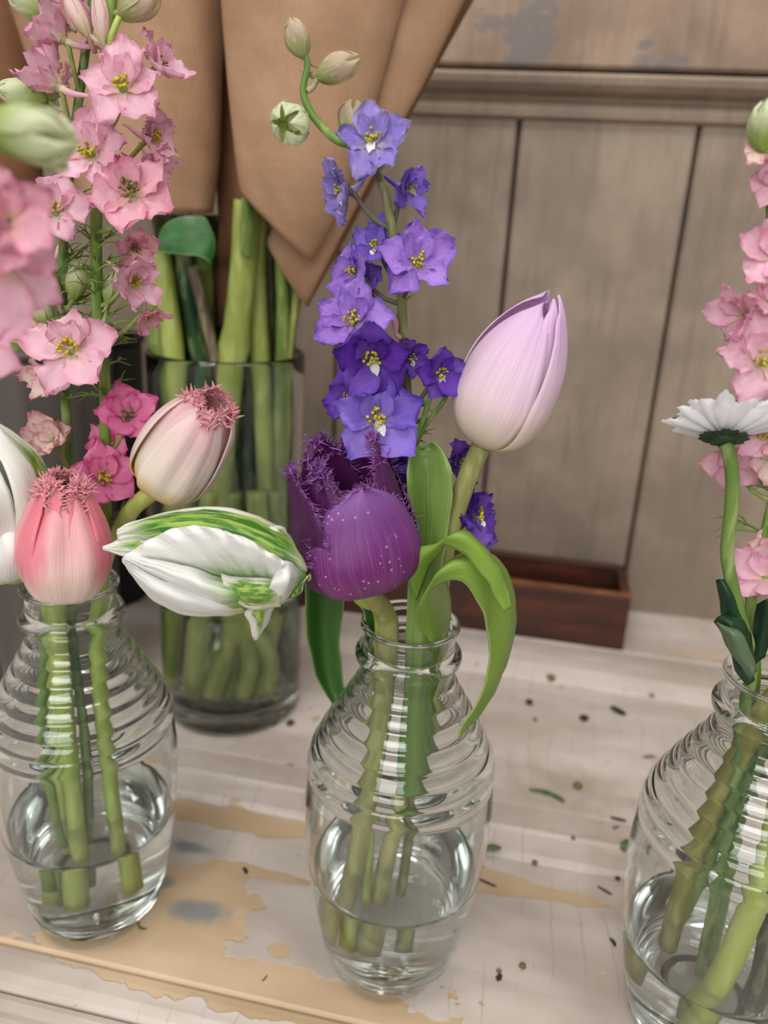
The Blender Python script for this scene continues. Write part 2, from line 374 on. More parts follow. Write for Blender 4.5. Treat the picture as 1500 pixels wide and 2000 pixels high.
# ------------------------------------------------------------------ beehive bud vases
def axis_profile(cx, basepy, pts):
    """measured (py, half width px) on the middle vase -> (z, r)"""
    B = ground(cx, basepy); out = []
    for py, hw in pts:
        best = None
        lo, hi = -.02, .4
        for _ in range(40):
            mid = (lo + hi) / 2; q = B + V((0, 0, mid)) - CAM; y = 1000 - FPX * q.dot(UP) / q.dot(F)
            if y > py: lo = mid
            else: hi = mid
        q = B + V((0, 0, lo)) - CAM; out.append((lo, hw * q.dot(F) / FPX))
    return B, out
MIDB, PR = axis_profile(758, 1862, [(1212, 95), (1498, 181), (1560, 182), (1640, 174), (1712, 160), (1790, 138), (1832, 121), (1852, 108)])
VH = PR[0][0]; RM = PR[1][1]
ZS = PR[1][0]                      # shoulder seam height
def vase_outer():
    P = []
    P += [(.0, .0012), (.008, .0006), (.015, .0), (.0185, .0), (.0215, .0008)]
    low = sorted((z, r) for z, r in PR[2:])
    zb = [(0.0012, .0222), (.005, .0243)] + [(z, r) for z, r in low if z > .007 and z < ZS - .004] + [(ZS - .002, RM * .997)]
    N = 60
    for i in range(N + 1):
        z = lerp(zb[0][0], zb[-1][0], i / N); P.append((stab(zb, z), z))
    # base rings
    P = [(r + (.0006 * math.sin(z * 1500) * min(1, max(0, (.021 - z) / .004)) if .003 < z < .021 else 0), z) for r, z in P]
    # shoulder band with ridges
    zneck = VH - .0235; rn = PR[0][1] * .97
    bands = [(RM, ZS)]
    nb = 7
    def rs(t):  # smooth shoulder radius from shoulder to neck
        return stab([(0, RM), (.18, RM * .975), (.4, RM * .86), (.6, RM * .735), (.8, RM * .60), (1.0, rn)], t)
    for b in range(nb):
        for k in range(10):
            t = ((b + k / 10) / nb) ** .92; ph = k / 10
            rr = rs(t) + .00105 * (math.sin(math.pi * ph) ** .8) - .0004
            P.append((rr, lerp(ZS, zneck, t)))
    P += [(rn, zneck), (rn * .975, zneck + .0015), (rn * .985, zneck + .003)]
    zb0 = VH - .0175
    for k in range(9):   # bead
        a = math.pi * k / 8; P.append((rn * 1.0 + .0028 * math.sin(a), zb0 + .0065 * (1 - math.cos(a)) / 2))
    P += [(rn * .97, VH - .0095), (rn * .975, VH - .006), (rn * .985, VH - .003)]
    for k in range(6):
        a = math.pi * k / 5; P.append((PR[0][1] * .97 + .0012 * math.sin(a), VH - .0024 + .0024 * (1 - math.cos(a)) / 2))
    return P, rs, zneck, rn
PO, rs_, zneck, rn = vase_outer()
TH = .0022
def inner_r(z):
    if z < ZS:
        low = sorted((zz, r) for zz, r in PR[2:]); zb = [(.0, .0222), (.005, .0243)] + [(a, b) for a, b in low if a > .007 and a < ZS - .004] + [(ZS, RM)]
        return stab(zb, z) - TH
    if z < zneck: return rs_((z - ZS) / (zneck - ZS)) - TH
    return rn - TH * .9
ZF = .0150                          # thick glass bottom
def make_vase(name, B, label, waterz, n=96, stuff=None):
    inn = []
    N = 40
    for i in range(N + 1):
        z = lerp(VH - .0015, ZF + .005, i / N); inn.append((inner_r(z), z))
    r0 = inner_r(ZF + .005)
    inn += [(r0 - .0010, ZF + .0025), (r0 - .004, ZF + .0006), (r0 * .5, ZF - .0002), (.0, ZF - .0004)]
    prof = PO + inn
    r = thing(name, B, label, 'vase', 'beehive glass bud vases')
    mb = lathe([(max(a, .00002), z) for a, z in prof], n)
    g = link('glass_body', mb.mesh('glass_body'), GLASS, r)
    # water: overlaps slightly into the glass
    wp = [(.00002, ZF - .0007), (r0 * .5, ZF - .0005), (r0 - .0038, ZF + .0003), (r0 - .0007, ZF + .0022), (r0 + .0003, ZF + .005)]
    for i in range(14):
        z = lerp(ZF + .006, waterz, (i + 1) / 14); wp.append((inner_r(z) + .0003, z))
    wp += [(inner_r(waterz) - .0006, waterz - .0005), (inner_r(waterz) - .002, waterz - .0008), (inner_r(waterz) * .5, waterz - .0008), (.00002, waterz - .0008)]
    link('water', lathe(wp, n).mesh('water'), WATER, r)
    return r
zwater = None
def zat(B, px, py):
    lo, hi = -.02, .4
    for _ in range(40):
        mid = (lo + hi) / 2; q = B + V((0, 0, mid)) - CAM; y = 1000 - FPX * q.dot(UP) / q.dot(F)
        if y > py: lo = mid
        else: hi = mid
    return lo
def proj(p):
    q = p - CAM; d = q.dot(F); return (750 + FPX * q.dot(RT) / d, 1000 - FPX * q.dot(UP) / d, d)
LB = V((-.1285, .2966, 0)); RB = V((.1457, .2502, 0))
make_vase('bud_vase', MIDB, 'ribbed glass bud vase holding the dark purple fringed tulip', zat(MIDB, 757, 1672))
make_vase('bud_vase', LB, 'ribbed glass bud vase holding the pink tulips and tall pink larkspur', zat(LB, 160, 1575))
make_vase('bud_vase', RB, 'ribbed glass bud vase holding the white chrysanthemum, cut off by the edge', zat(RB, 1400, 1828))
# ------------------------------------------------------------------ plant materials
LARK = {
 'blue':   petal_mat('larkspur_blue_violet', srgb(190, 172, 220), srgb(134, 104, 208), srgb(168, 140, 224), srgb(104, 86, 196), 0, .35, .35, .5, .14, .3, .3, srgb(140, 96, 206)),
 'pale':   petal_mat('larkspur_pale_lavender', srgb(214, 206, 226), srgb(146, 126, 210), srgb(186, 176, 222), srgb(150, 140, 190), 0, .45, .35, .5, .12, .3, .3, srgb(168, 152, 214)),
 'violet': petal_mat('larkspur_violet', srgb(198, 168, 220), srgb(168, 124, 214), srgb(196, 160, 228), srgb(140, 104, 208), 0, .3, .4, .5, .12, .3, .3, srgb(130, 104, 210)),
 'deep':   petal_mat('larkspur_deep_violet', srgb(144, 112, 192), srgb(108, 62, 172), srgb(132, 92, 196), srgb(84, 50, 156), 0, .35, .3, .5, .14, .3, .3, srgb(92, 66, 186)),
 'pink':   petal_mat('larkspur_pink', srgb(244, 226, 206), srgb(242, 194, 213), srgb(226, 178, 176), srgb(234, 160, 190), 0, .38, .35, .5, .08, .38, .3, srgb(244, 206, 220)),
 'salmon': petal_mat('larkspur_salmon_pink', srgb(240, 206, 186), srgb(238, 178, 196), srgb(218, 158, 162), srgb(226, 142, 170), 0, .42, .35, .5, .08, .38, .3, srgb(242, 194, 208)),
 'hot':    petal_mat('larkspur_hot_pink', srgb(236, 160, 190), srgb(236, 138, 186), srgb(212, 100, 150), srgb(214, 86, 146), 0, .4, .3, .5, .08, .35, .3, srgb(232, 134, 176)),
 'blush':  petal_mat('larkspur_blush', srgb(206, 208, 150), srgb(240, 218, 210), srgb(222, 170, 172), srgb(222, 130, 150), 0, .45, .35, .5, .06, .38, .3, srgb(238, 198, 200)),
}
MPED = plain('olive_purple_pedicel', srgb(96, 112, 64), .55, .3, srgb(104, 84, 96), 120)
MWHITE = petal_mat('white_inner_petal', srgb(232, 226, 214), srgb(240, 238, 240), srgb(210, 205, 214), None, 0, .5, .2)
MBUDG = petal_mat('green_white_bud', srgb(150, 176, 84), srgb(224, 226, 196), srgb(160, 186, 98), None, .1, .8, .5, .5, .06, .35, .35, srgb(190, 204, 130))
MBUDP = petal_mat('blushed_green_bud', srgb(166, 176, 110), srgb(206, 176, 160), srgb(180, 190, 128), srgb(206, 200, 150), .1, .7, .5, .5, .06, .35, .35, srgb(208, 202, 158))
MANTH = plain('yellow_anther', srgb(204, 196, 40), .55, .3, srgb(150, 138, 40), 900)
MANTHO = plain('olive_anther', srgb(140, 132, 62), .55, .3, srgb(84, 72, 50), 900)
MCALYX = plain('pale_green_calyx', srgb(168, 178, 112), .55, .3, srgb(140, 158, 84), 200, 0, .2)
MSTEM = stem_mat('fresh_green_stem', srgb(126, 158, 70), srgb(96, 134, 56))
MSTEMD = stem_mat('dark_green_stem', srgb(64, 104, 46), srgb(86, 124, 58))
MSTEMP = stem_mat('olive_purple_stem', srgb(108, 100, 74), srgb(126, 134, 76))
MSTEML = stem_mat('pale_olive_stem', srgb(164, 160, 104), srgb(146, 146, 86))
MSTEMY = stem_mat('yellow_green_stem', srgb(176, 190, 96), srgb(150, 172, 74))
MBR = plain('thin_green_bract', srgb(142, 168, 78), .5, .3, srgb(110, 142, 60), 90, 0, .2)
# ------------------------------------------------------------------ petals and larkspur florets
def basis(n, roll=0):
    n = V(n).normalized(); up = V((0, 0, 1))
    x = up.cross(n)
    if x.length < 1e-3: x = V((1, 0, 0))
    x.normalize(); y = n.cross(x)
    c, s = math.cos(roll), math.sin(roll)
    return x * c + y * s, y * c - x * s, n
def camdir(x, y, z): return (RT * x + UP * y - F * z).normalized()
def sepal(o, ex, ey, en, L, W, lift, curl, seed, ruf=.10, point=.25, nu=11, nv=11, twist=0):
    """petal from o outward along ey, face normal en"""
    pts = []
    for i in range(nv):
        v = i / (nv - 1)
        wv = (math.sin(math.pi * (.05 + .93 * v ** 1.25)) ** .55) * (1 - point * v ** 5)
        if v > .985: wv = .10 + .25 * (1 - point)
        row = []
        for j in range(nu):
            u = 2 * j / (nu - 1) - 1
            notch = 1 - .10 * (abs(u) ** 2) * v + ruf * .55 * noise.noise(V((u * 2.2 + seed, v * 1.5, seed)))
            rr = L * v * notch
            rad = rr * math.cos(lift * (1 - .35 * v)); hgt = rr * math.sin(lift) + L * (curl * v * v + .13 * (u * u) * wv * (1 if curl < .1 else 1.4))
            ed = abs(u) ** 1.5 * v
            hgt += L * ruf * .55 * max(abs(u), v) ** 4 * math.sin(v * 21 + u * 10 + seed)
            hgt += L * ruf * ed * (math.sin(v * 9 + seed * 3 + u * 4) + noise.noise(V((u * 3, v * 5, seed * 1.7))) * 1.6)
            side = u * W * .5 * wv * (1 + ruf * noise.noise(V((v * 6, u, seed * 2.3))) * 1.4)
            a = twist * v
            row.append(o + ey * rad + ex * (side * math.cos(a)) + en * (hgt + side * math.sin(a)))
        pts.append(row)
    mb = MB(); mb.grid(pts); return mb
def anthers(o, ex, ey, en, r, n, seed):
    mb = MB(); q = random.Random(seed)
    for k in range(n):
        a = q.uniform(0, 6.28); d = r * math.sqrt(q.random()); h = r * q.uniform(.5, 1.4)
        b = o + ex * math.cos(a) * d * .4 + ey * math.sin(a) * d * .4; t = o + ex * math.cos(a) * d + ey * math.sin(a) * d + en * h
        mb.tube([b, (b + t) / 2, t], r * .05, 4, False)
        dr = (ex * q.uniform(-1, 1) + ey * q.uniform(-1, 1) + en * .4).normalized() * r * .2
        mb.tube([t - dr, t - dr * .6, t, t + dr * .6, t + dr], [r * .07, r * .17, r * .2, r * .17, r * .07], 6)
    return mb
def floret(root, c, face, Rm, kind, seed, stem_pt=None, roll=None, cup=.25, spur=True, white=True, nan=12, folded=False):
    """one open larkspur flower: floret (calyx, spur, pedicel) > sepal x5, inner_petal x2-3, stamens"""
    q = random.Random(seed)
    ex, ey, en = basis(face, roll if roll is not None else q.uniform(-.3, .3))
    mb = MB(); back = c - en * Rm * .28; sp = None
    if spur:
        sp = MB()
        sd = (ey * .75 - en * 1.0 + ex * q.uniform(-.3, .3)).normalized()
        sp.tube(curve([back + en * Rm * .1, back + sd * Rm * .35, back + sd * Rm * .8 + ey * Rm * .08, back + sd * Rm * 1.05 + ey * Rm * .02], 8), lambda i: Rm * (.15 - .0175 * i), 7)
    if stem_pt is not None:
        s = V(stem_pt); mid = (back + s) / 2 - V((0, 0, 1)) * (back - s).length * .12
        mb.tube(curve([back + en * Rm * .06, mid, s], 9), [Rm * .13] + [.00085] * 8, 7)
    mb.tube(curve([back - en * Rm * .1, back + en * Rm * .12, c - en * Rm * .02], 5), [Rm * .06, Rm * .12, Rm * .15, Rm * .15, Rm * .12], 8)
    f = part('floret', mb.mesh('floret'), MPED if kind in ('blue', 'deep', 'violet', 'pale') else MCALYX, root)
    if sp: part('spur', sp.mesh('spur'), LARK[kind], f)
    Rm = Rm * 1.18
    for k in range(5):
        a = math.pi / 2 + k * 2 * math.pi / 5 + q.uniform(-.15, .15)
        d = ex * math.cos(a) + ey * math.sin(a); s = d.cross(en) * -1
        L = Rm * q.uniform(.9, 1.08); lift = cup + q.uniform(-.12, .18)
        if folded: lift = cup + q.uniform(-.25, .5)
        m = sepal(c - en * Rm * .05 + d * Rm * .04, s, d, en, L, L * q.uniform(.80, 1.0), lift, q.uniform(-.28, .12), seed * 1.37 + k * 7.1, q.uniform(.09, .16), q.uniform(.1, .7), twist=q.uniform(-.35, .35))
        part('sepal', m.mesh('sepal'), LARK[kind], f)
    for k, sg in enumerate((-1, 1)):
        d = (ey * .9 + ex * .5 * sg).normalized(); s = d.cross(en) * -1
        m = sepal(c + en * Rm * .04, s, d, en, Rm * .62, Rm * .5, .75, .1, seed + k * 3.3 + 50, .16, .2, 7, 7)
        part('inner_petal', m.mesh('inner_petal'), LARK[kind], f)
    if white:
        d = (-ey + ex * q.uniform(-.5, .5)).normalized(); s = d.cross(en) * -1
        m = sepal(c + en * Rm * .1, s, d, en, Rm * .42, Rm * .22, .35, -.1, seed + 90, .12, .3, 5, 6)
        part('inner_petal', m.mesh('inner_petal'), MWHITE, f)
    if nan:
        st = part('stamens', anthers(c + en * Rm * .05, ex, ey, en, Rm * .2, nan, seed).mesh('stamens'), MANTH if seed % 3 else MANTHO, f)
        st['kind'] = 'stuff'
    return f
def bud(root, c, d, L, W, m, seed, stem_pt=None, name='flower_bud', open_=.0, spurlen=.5, n=5):
    """closed bud of overlapping petals along direction d from centre c"""
    d = V(d).normalized(); ex, ey, en = basis(d); b = c - d * L * .5
    mb = MB(); q = random.Random(seed)
    mb.tube(curve([b - d * L * .05, b + d * L * .1, b + d * L * .2], 4), [W * .1, W * .2, W * .26, W * .2], 8)
    if spurlen: 
        sd = (-d * .8 + ex * q.uniform(-.6, .6) + V((0, 0, .5))).normalized()
        mb.tube(curve([b + d * L * .08, b + sd * L * spurlen * .5, b + sd * L * spurlen + V((0, 0, L * .06))], 7), lambda i: W * (.16 - .022 * i), 6)
    if stem_pt is not None:
        s = V(stem_pt); mid = (b + s) / 2 - V((0, 0, 1)) * (b - s).length * .15
        mb.tube(curve([b, mid, s], 8), .0009, 7)
    f = part(name, mb.mesh(name), m, root)
    for k in range(n):
        a0 = k * 2 * math.pi / n + q.uniform(-.1, .1); pts = []
        for i in range(9):
            v = i / 8; r = W * .5 * (math.sin(math.pi * (v * .93 + .05)) ** .55) * (1 - .1 * (k % 2)) * (1 + open_ * v * v); row = []
            if v > .9: r *= (.75 + open_)
            hw = .80 * math.sin(math.pi * (v * .85 + .14)) ** .5
            for j in range(7):
                u = j / 3 - 1; a = a0 + u * hw
                rr = r * (1 + .06 * math.sin(seed + k + u * 3 + v * 5) + .12 * abs(u) * v * math.sin(k * 2.1))
                row.append(b + (ex * math.cos(a) + ey * math.sin(a)) * rr + d * (L * v * (1 - .07 * abs(u) - .03 * (k % 3))))
            pts.append(row)
        mm = MB(); mm.grid(pts); part('petal', mm.mesh('petal'), m, f)
    return f
def bracts(root, c, n, L, seed, m=None, up=.5, nm='bract'):
    """thread-like divided leaves around a node"""
    q = random.Random(seed)
    for k in range(n):
        mb = MB(); a = q.uniform(0, 6.28); d = V((math.cos(a), math.sin(a) * .7, q.uniform(.1, 1.2) * up * 2)).normalized(); s = d.cross(V((0, 0, 1))).normalized()
        ln = L * q.uniform(.6, 1.2); e = c + d * ln + V((0, 0, -ln * q.uniform(0, .5)))
        mb.tube(curve([c, c + d * ln * .5 + s * ln * q.uniform(-.1, .1), e], 8), lambda i: .00045 * (1 - i / 9), 5)
        for h in (.45, .65):
            p = c.lerp(c + d * ln * .6, h * 1.3); g = (d + s * q.choice((-1, 1)) * .8 + V((0, 0, q.uniform(-.2, .4)))).normalized()
            mb.tube(curve([p, p + g * ln * .25, p + g * ln * .45 + V((0, 0, -.1 * ln))], 5), lambda i: .00036 * (1 - i / 6), 4)
        part(nm, mb.mesh(nm), m or MBR, root)
class Path:
    def __init__(s, pts, n=40): s.p = curve(pts, n)
    def near(s, q, low=0.0):
        """stem point a bit below q"""
        return min(s.p, key=lambda a: (a - q - V((0, 0, -low))).length)
def vp(B, x, y, z): return B + V((x, y, z))
def stem_part(root, P, r0, r1, m, name='stem', n=12):
    N = len(P.p); mb = MB(); mb.tube(P.p, lambda i: lerp(r0, r1, i / (N - 1)), n); return part(name, mb.mesh(name), m, root)
# ---- the purple larkspur in the middle vase
YM = MIDB.y
def purple_larkspur():
    B = MIDB
    P = Path([vp(B, .004, .003, .0205), vp(B, .006, .003, .07), vp(B, .006, .004, .13), atY(812, 1200, YM + .004), atY(812, 1000, YM + .006), atY(800, 840, YM + .006), atY(787, 640, YM + .004), atY(783, 560, YM + .002), atY(764, 440, YM), atY(742, 350, YM), atY(700, 292, YM), atY(655, 272, YM), atY(618, 235, YM), atY(600, 205, YM), atY(592, 175, YM), atY(600, 130, YM), atY(597, 105, YM)], 90)
    r = thing('larkspur', P.p[0], 'blue-violet larkspur spike rising behind the dark purple fringed tulip', 'flower')
    N = len(P.p); mb = MB(); k = int(N * .62)
    mb.tube(P.p[:k + 1], lambda i: lerp(.0024, .0014, i / k), 12); part('stem', mb.mesh('stem'), MSTEMP, r)
    mb = MB(); mb.tube(P.p[k:], lambda i: lerp(.0014, .0009, i / (N - k)), 10); part('stem_tip', mb.mesh('stem_tip'), MSTEM, r)
    D = [ # px, py, radius px, dY, face(x,y,z), kind, roll, folded
     (728, 280, 66, -.006, (0, .15, 1), 'pale', 0.1, 0), (676, 374, 58, -.002, (-.9, -.2, .45), 'pale', .4, 1), (712, 556, 44, .006, (-.2, .1, .9), 'blue', .5, 1), (800, 700, 38, .004, (.5, -.2, .8), 'deep', .5, 1), (793, 368, 46, .004, (.75, -.25, .55), 'blue', 1.0, 1),
     (813, 512, 70, -.008, (.15, .1, 1), 'violet', .1, 0), (738, 486, 50, .002, (-.35, .25, .9), 'blue', 0, 1), (692, 530, 48, .0, (-.6, -.1, .8), 'violet', .2, 1),
     (690, 628, 68, -.008, (-.15, .15, 1), 'violet', -.2, 0), (727, 697, 74, -.012, (.0, -.45, 1), 'deep', .1, 1), (857, 730, 50, -.004, (.35, -.15, .9), 'deep', .1, 1),
     (690, 775, 52, .0, (-.5, -.1, .85), 'deep', .5, 1), (737, 818, 80, -.014, (0, .0, 1), 'blue', .15, 0), (892, 905, 44, .006, (.7, .0, .7), 'deep', .3, 1),
     (928, 1010, 58, .002, (.7, .35, .6), 'deep', .1, 0), (785, 950, 50, .006, (-.2, .1, .9), 'deep', 0, 1), (930, 1062, 36, .008, (.5, -.5, .6), 'blue', 0, 1), (782, 590+300, 40, .008, (-.5, 0, .8), 'blue', 0, 1)]
    for i, (px, py, rp, dy, f, kd, ro, fo) in enumerate(D):
        c = atY(px, py, YM + dy); R = rp / FPX * (c - CAM).dot(F)
        s = P.near(c, R * 1.0 + .004) 
        floret(r, c, camdir(*f), R, kd, 11 + i * 3, s, ro, .22 if not fo else .5, True, kd != 'violet', 16, bool(fo))
    bud(r, atY(580, 72, YM), camdir(-.35, 1, .3), .0115, .0078, MBUDP, 3, P.p[-1], open_=.1)
    bud(r, atY(663, 131, YM), camdir(1, .25, .4), .0150, .0085, MBUDP, 5, atY(600, 178, YM), open_=.2)
    bud(r, atY(566, 240, YM - .002), camdir(-.35, -.5, 1), .0115, .0115, MBUDG, 6, atY(603, 220, YM), open_=.5)
    bud(r, atY(688, 232, YM + .006), camdir(.1, 1, .2), .0125, .0095, MBUDP, 8, atY(712, 300, YM), open_=.2)
    bud(r, atY(772, 632, YM), camdir(-.1, 1, .2), .007, .0022, LARK['salmon'], 9, atY(783, 660, YM), open_=.0, spurlen=0)
    for i, (px, py, n, L) in enumerate(((800, 790, 4, .010), (822, 850, 6, .011), (800, 880, 5, .010), (800, 1160, 9, .014), (860, 1140, 6, .016), (790, 600, 3, .007))):
        bracts(r, P.near(atY(px, py, YM)), n, L, 70 + i, None, .5)
    # side shoot carrying the floret at right
    mb = MB(); mb.tube(curve([atY(808, 870, YM), atY(826, 820, YM - .002), atY(840, 775, YM - .002), atY(850, 745, YM)], 10), .0009, 8); mb.tube(curve([atY(812, 870, YM), atY(832, 830, YM), atY(862, 790, YM - .002), atY(874, 768, YM - .002)], 10), .0008, 8)
    part('side_stem', mb.mesh('side_stem'), MSTEM, r)
purple_larkspur()
# ---- pink larkspurs in the left vase
YL = LB.y
def pink_larkspurs():
    B = LB
    # right stem
    P = Path([vp(B, .010, .002, .0205), vp(B, .008, .003, .09), vp(B, .008, .004, .15), atY(205, 1080, YL), atY(205, 900, YL + .004), atY(205, 760, YL + .004), atY(192, 620, YL + .002), atY(188, 450, YL), atY(196, 280, YL), atY(208, 100, YL), atY(220, -20, YL), atY(228, -90, YL)], 80)
    r = thing('larkspur', P.p[0], 'pink larkspur spike with four flowers facing front, leaning on brown paper', 'flower')
    stem_part(r, P, .0026, .0017, MSTEM)
    D = [(240, 172, 74, -.012, (.05, .12, 1), 'pink', .1, 0), (306, 135, 56, .004, (.85, .4, .3), 'pink', .3, 1), (178, 300, 70, -.010, (-.1, .05, 1), 'pink', 0, 0), (296, 270, 50, .002, (.8, -.1, .45), 'pink', .2, 1),
         (256, 378, 78, -.014, (.05, .12, 1), 'salmon', .5, 0), (258, 548, 52, -.004, (.7, -.3, .5), 'pink', .3, 1), (288, 612, 34, .0, (.6, -.9, .3), 'salmon', .2, 1), (250, 815, 62, .002, (.3, .2, .9), 'hot', .2, 1),
         (205, 935, 62, -.002, (.35, .2, .9), 'hot', .1, 1), (300, 320, 40, .006, (.7, -.5, .4), 'pink', 0, 1), (262, 480, 44, .006, (.4, -.6, .6), 'salmon', 0, 1), (215, 870, 40, .006, (0, .2, .9), 'hot', .7, 1)]
    for i, (px, py, rp, dy, f, kd, ro, fo) in enumerate(D):
        c = atY(px, py, YL + dy); R = rp / FPX * (c - CAM).dot(F)
        floret(r, c, camdir(*f), R, kd, 101 + i * 4, P.near(c, R + .004), ro, .2 if not fo else .55, True, False, 18, bool(fo))
    for i, (px, py, n, L) in enumerate(((195, 530, 8, .016), (195, 580, 8, .020), (195, 640, 9, .022), (200, 690, 7, .016), (188, 470, 7, .015), (205, 780, 7, .014), (207, 1010, 8, .014), (200, 720, 6, .014))):
        bracts(r, P.near(atY(px, py, YL)), n, L, 170 + i, None, .45)
    bud(r, atY(275, 8, YL), camdir(1, .35, .3), .016, .009, MBUDP, 31, atY(212, 60, YL), open_=.2)
    bud(r, atY(218, 560, YL + .002), camdir(.3, 1, .3), .013, .006, MBUDG, 32, atY(195, 640, YL))
    bud(r, atY(160, 660, YL + .006), camdir(-.2, 1, .2), .010, .006, MBUDG, 33, atY(198, 700, YL))
    mb = MB(); mb.tube(curve([atY(214, 200, YL - .001), atY(216, 90, YL - .006), atY(222, 60, YL - .006), atY(232, 35, YL - .004)], 12), .0011, 8); part('side_stem', mb.mesh('side_stem'), MSTEMY, r)
    # left stem
    P = Path([vp(B, -.002, -.003, .03), vp(B, .001, -.002, .09), vp(B, -.002, .002, .15), atY(148, 1080, YL + .006), atY(135, 900, YL + .008), atY(127, 760, YL + .008), atY(122, 600, YL + .006), atY(126, 450, YL + .004), atY(140, 300, YL + .004), atY(160, 150, YL + .004), atY(178, 20, YL + .004), atY(186, -60, YL + .004)], 80)
    r = thing('larkspur', P.p[0], 'pink larkspur with pale backward-facing flowers and a blush rosette low down', 'flower')
    stem_part(r, P, .0024, .0013, MSTEMD)
    D = [(122, 75, 58, -.002, (-.75, .65, .1), 'pink', .3, 1), (112, 165, 56, -.004, (-.6, .75, .1), 'pink', .3, 1), (108, 414, 66, -.010, (-.05, .1, 1), 'pink', .1, 0),
         (95, 520, 40, .006, (-.6, -.5, .4), 'blush', 0, 1), (138, 684, 76, -.014, (.05, .15, 1), 'pink', .1, 0), (92, 735, 44, -.002, (-.5, -.3, .6), 'blush', .2, 1), (170, 60, 40, .004, (.1, .95, .2), 'pink', .4, 1)]
    for i, (px, py, rp, dy, f, kd, ro, fo) in enumerate(D):
        c = atY(px, py, YL + dy); R = rp / FPX * (c - CAM).dot(F)
        floret(r, c, camdir(*f), R, kd, 201 + i * 4, P.near(c, R + .004), ro, .2 if not fo else .75, True, False, 18 if i in (2, 4) else 0, bool(fo))
    f = floret(r, atY(103, 858, YL - .002), camdir(-.1, .1, 1), .0092, 'blush', 231, P.near(atY(103, 880, YL), .01), .2, .75, False, False, 0, True)
    floret(r, atY(103, 858, YL - .0045), camdir(-.1, .1, 1), .0068, 'blush', 235, None, .9, .85, False, False, 0, True)
    bud(r, atY(40, 183, YL), camdir(-1, .1, .3), .0165, .010, MBUDG, 41, atY(130, 215, YL + .004))
    bud(r, atY(60, 8, YL), camdir(-1, .3, .2), .016, .009, MBUDG, 42, atY(150, 60, YL + .004), spurlen=0)
    bud(r, atY(95, 170+40, YL + .006), camdir(.4, .3, .4), .010, .007, MBUDG, 43, atY(150, 220, YL + .004), spurlen=0)
    bud(r, atY(150, 25, YL - .004), camdir(-.5, 1, .2), .016, .006, LARK['blush'], 44, atY(185, 100, YL))
    bud(r, atY(196, 30, YL - .004), camdir(-.05, 1, .2), .018, .0055, LARK['blush'], 45, atY(203, 100, YL))
    bud(r, atY(34, 640, YL - .006), camdir(-1, .2, .4), .0165, .010, LARK['blush'], 46, atY(122, 690, YL + .008), open_=.25)
    bud(r, atY(150, 545, YL), camdir(.3, 1, .3), .014, .008, MBUDG, 48, atY(124, 600, YL + .006), open_=.1, spurlen=0)
    bud(r, atY(92, 560, YL), camdir(-.5, .8, .3), .013, .008, LARK['blush'], 49, atY(122, 610, YL + .006), open_=.2, spurlen=0)
    bud(r, atY(84, 610, YL + .004), camdir(-.2, 1, .3), .012, .008, MBUDG, 47, atY(120, 650, YL + .006))
    for i, (px, py, n, L) in enumerate(((124, 520, 8, .017), (124, 570, 8, .018), (124, 620, 9, .018), (128, 780, 6, .014), (140, 1000, 6, .012), (130, 400, 5, .012))):
        bracts(r, P.near(atY(px, py, YL)), n, L, 270 + i, None, .45)
    # stem leaning towards the camera, out of focus, passes outside the frame on its way down
    YF = .178
    P = Path([vp(B, -.012, -.006, .03), vp(B, -.014, -.010, .10), vp(B, -.009, -.007, .155), vp(B, -.0105, -.0085, .178), atY(-70, 960, .235), atY(-75, 800, .205), atY(-62, 560, YF + .01), atY(-40, 380, YF + .004), atY(-20, 290, YF)], 60)
    r = thing('larkspur', P.p[0], 'out-of-focus pink larkspur with a big green bud, cut off by the edge above the vase', 'flower')
    stem_part(r, P, .0022, .0014, MSTEM)
    bud(r, atY(66, 262, YF), camdir(1, -.18, .1), .020, .0108, MBUDG, 51, P.p[-1], open_=.3, spurlen=0)
    bud(r, atY(100, 310, YF + .002), camdir(.9, -.7, .1), .010, .0045, MBUDG, 52, None, spurlen=0)
    for i, (px, py, rp, f, kd) in enumerate(((18, 425, 92, (.3, -.3, .9), 'salmon'), (8, 520, 110, (.35, -.6, .7), 'pink'), (-50, 700, 70, (.4, .1, .6), 'pink'))):
        c = atY(px, py, YF + .004 * i); R = rp / FPX * (c - CAM).dot(F)
        floret(r, c, camdir(*f), R, kd, 301 + i, P.near(c, .01), .3, .5, True, False, 0, True)
pink_larkspurs()
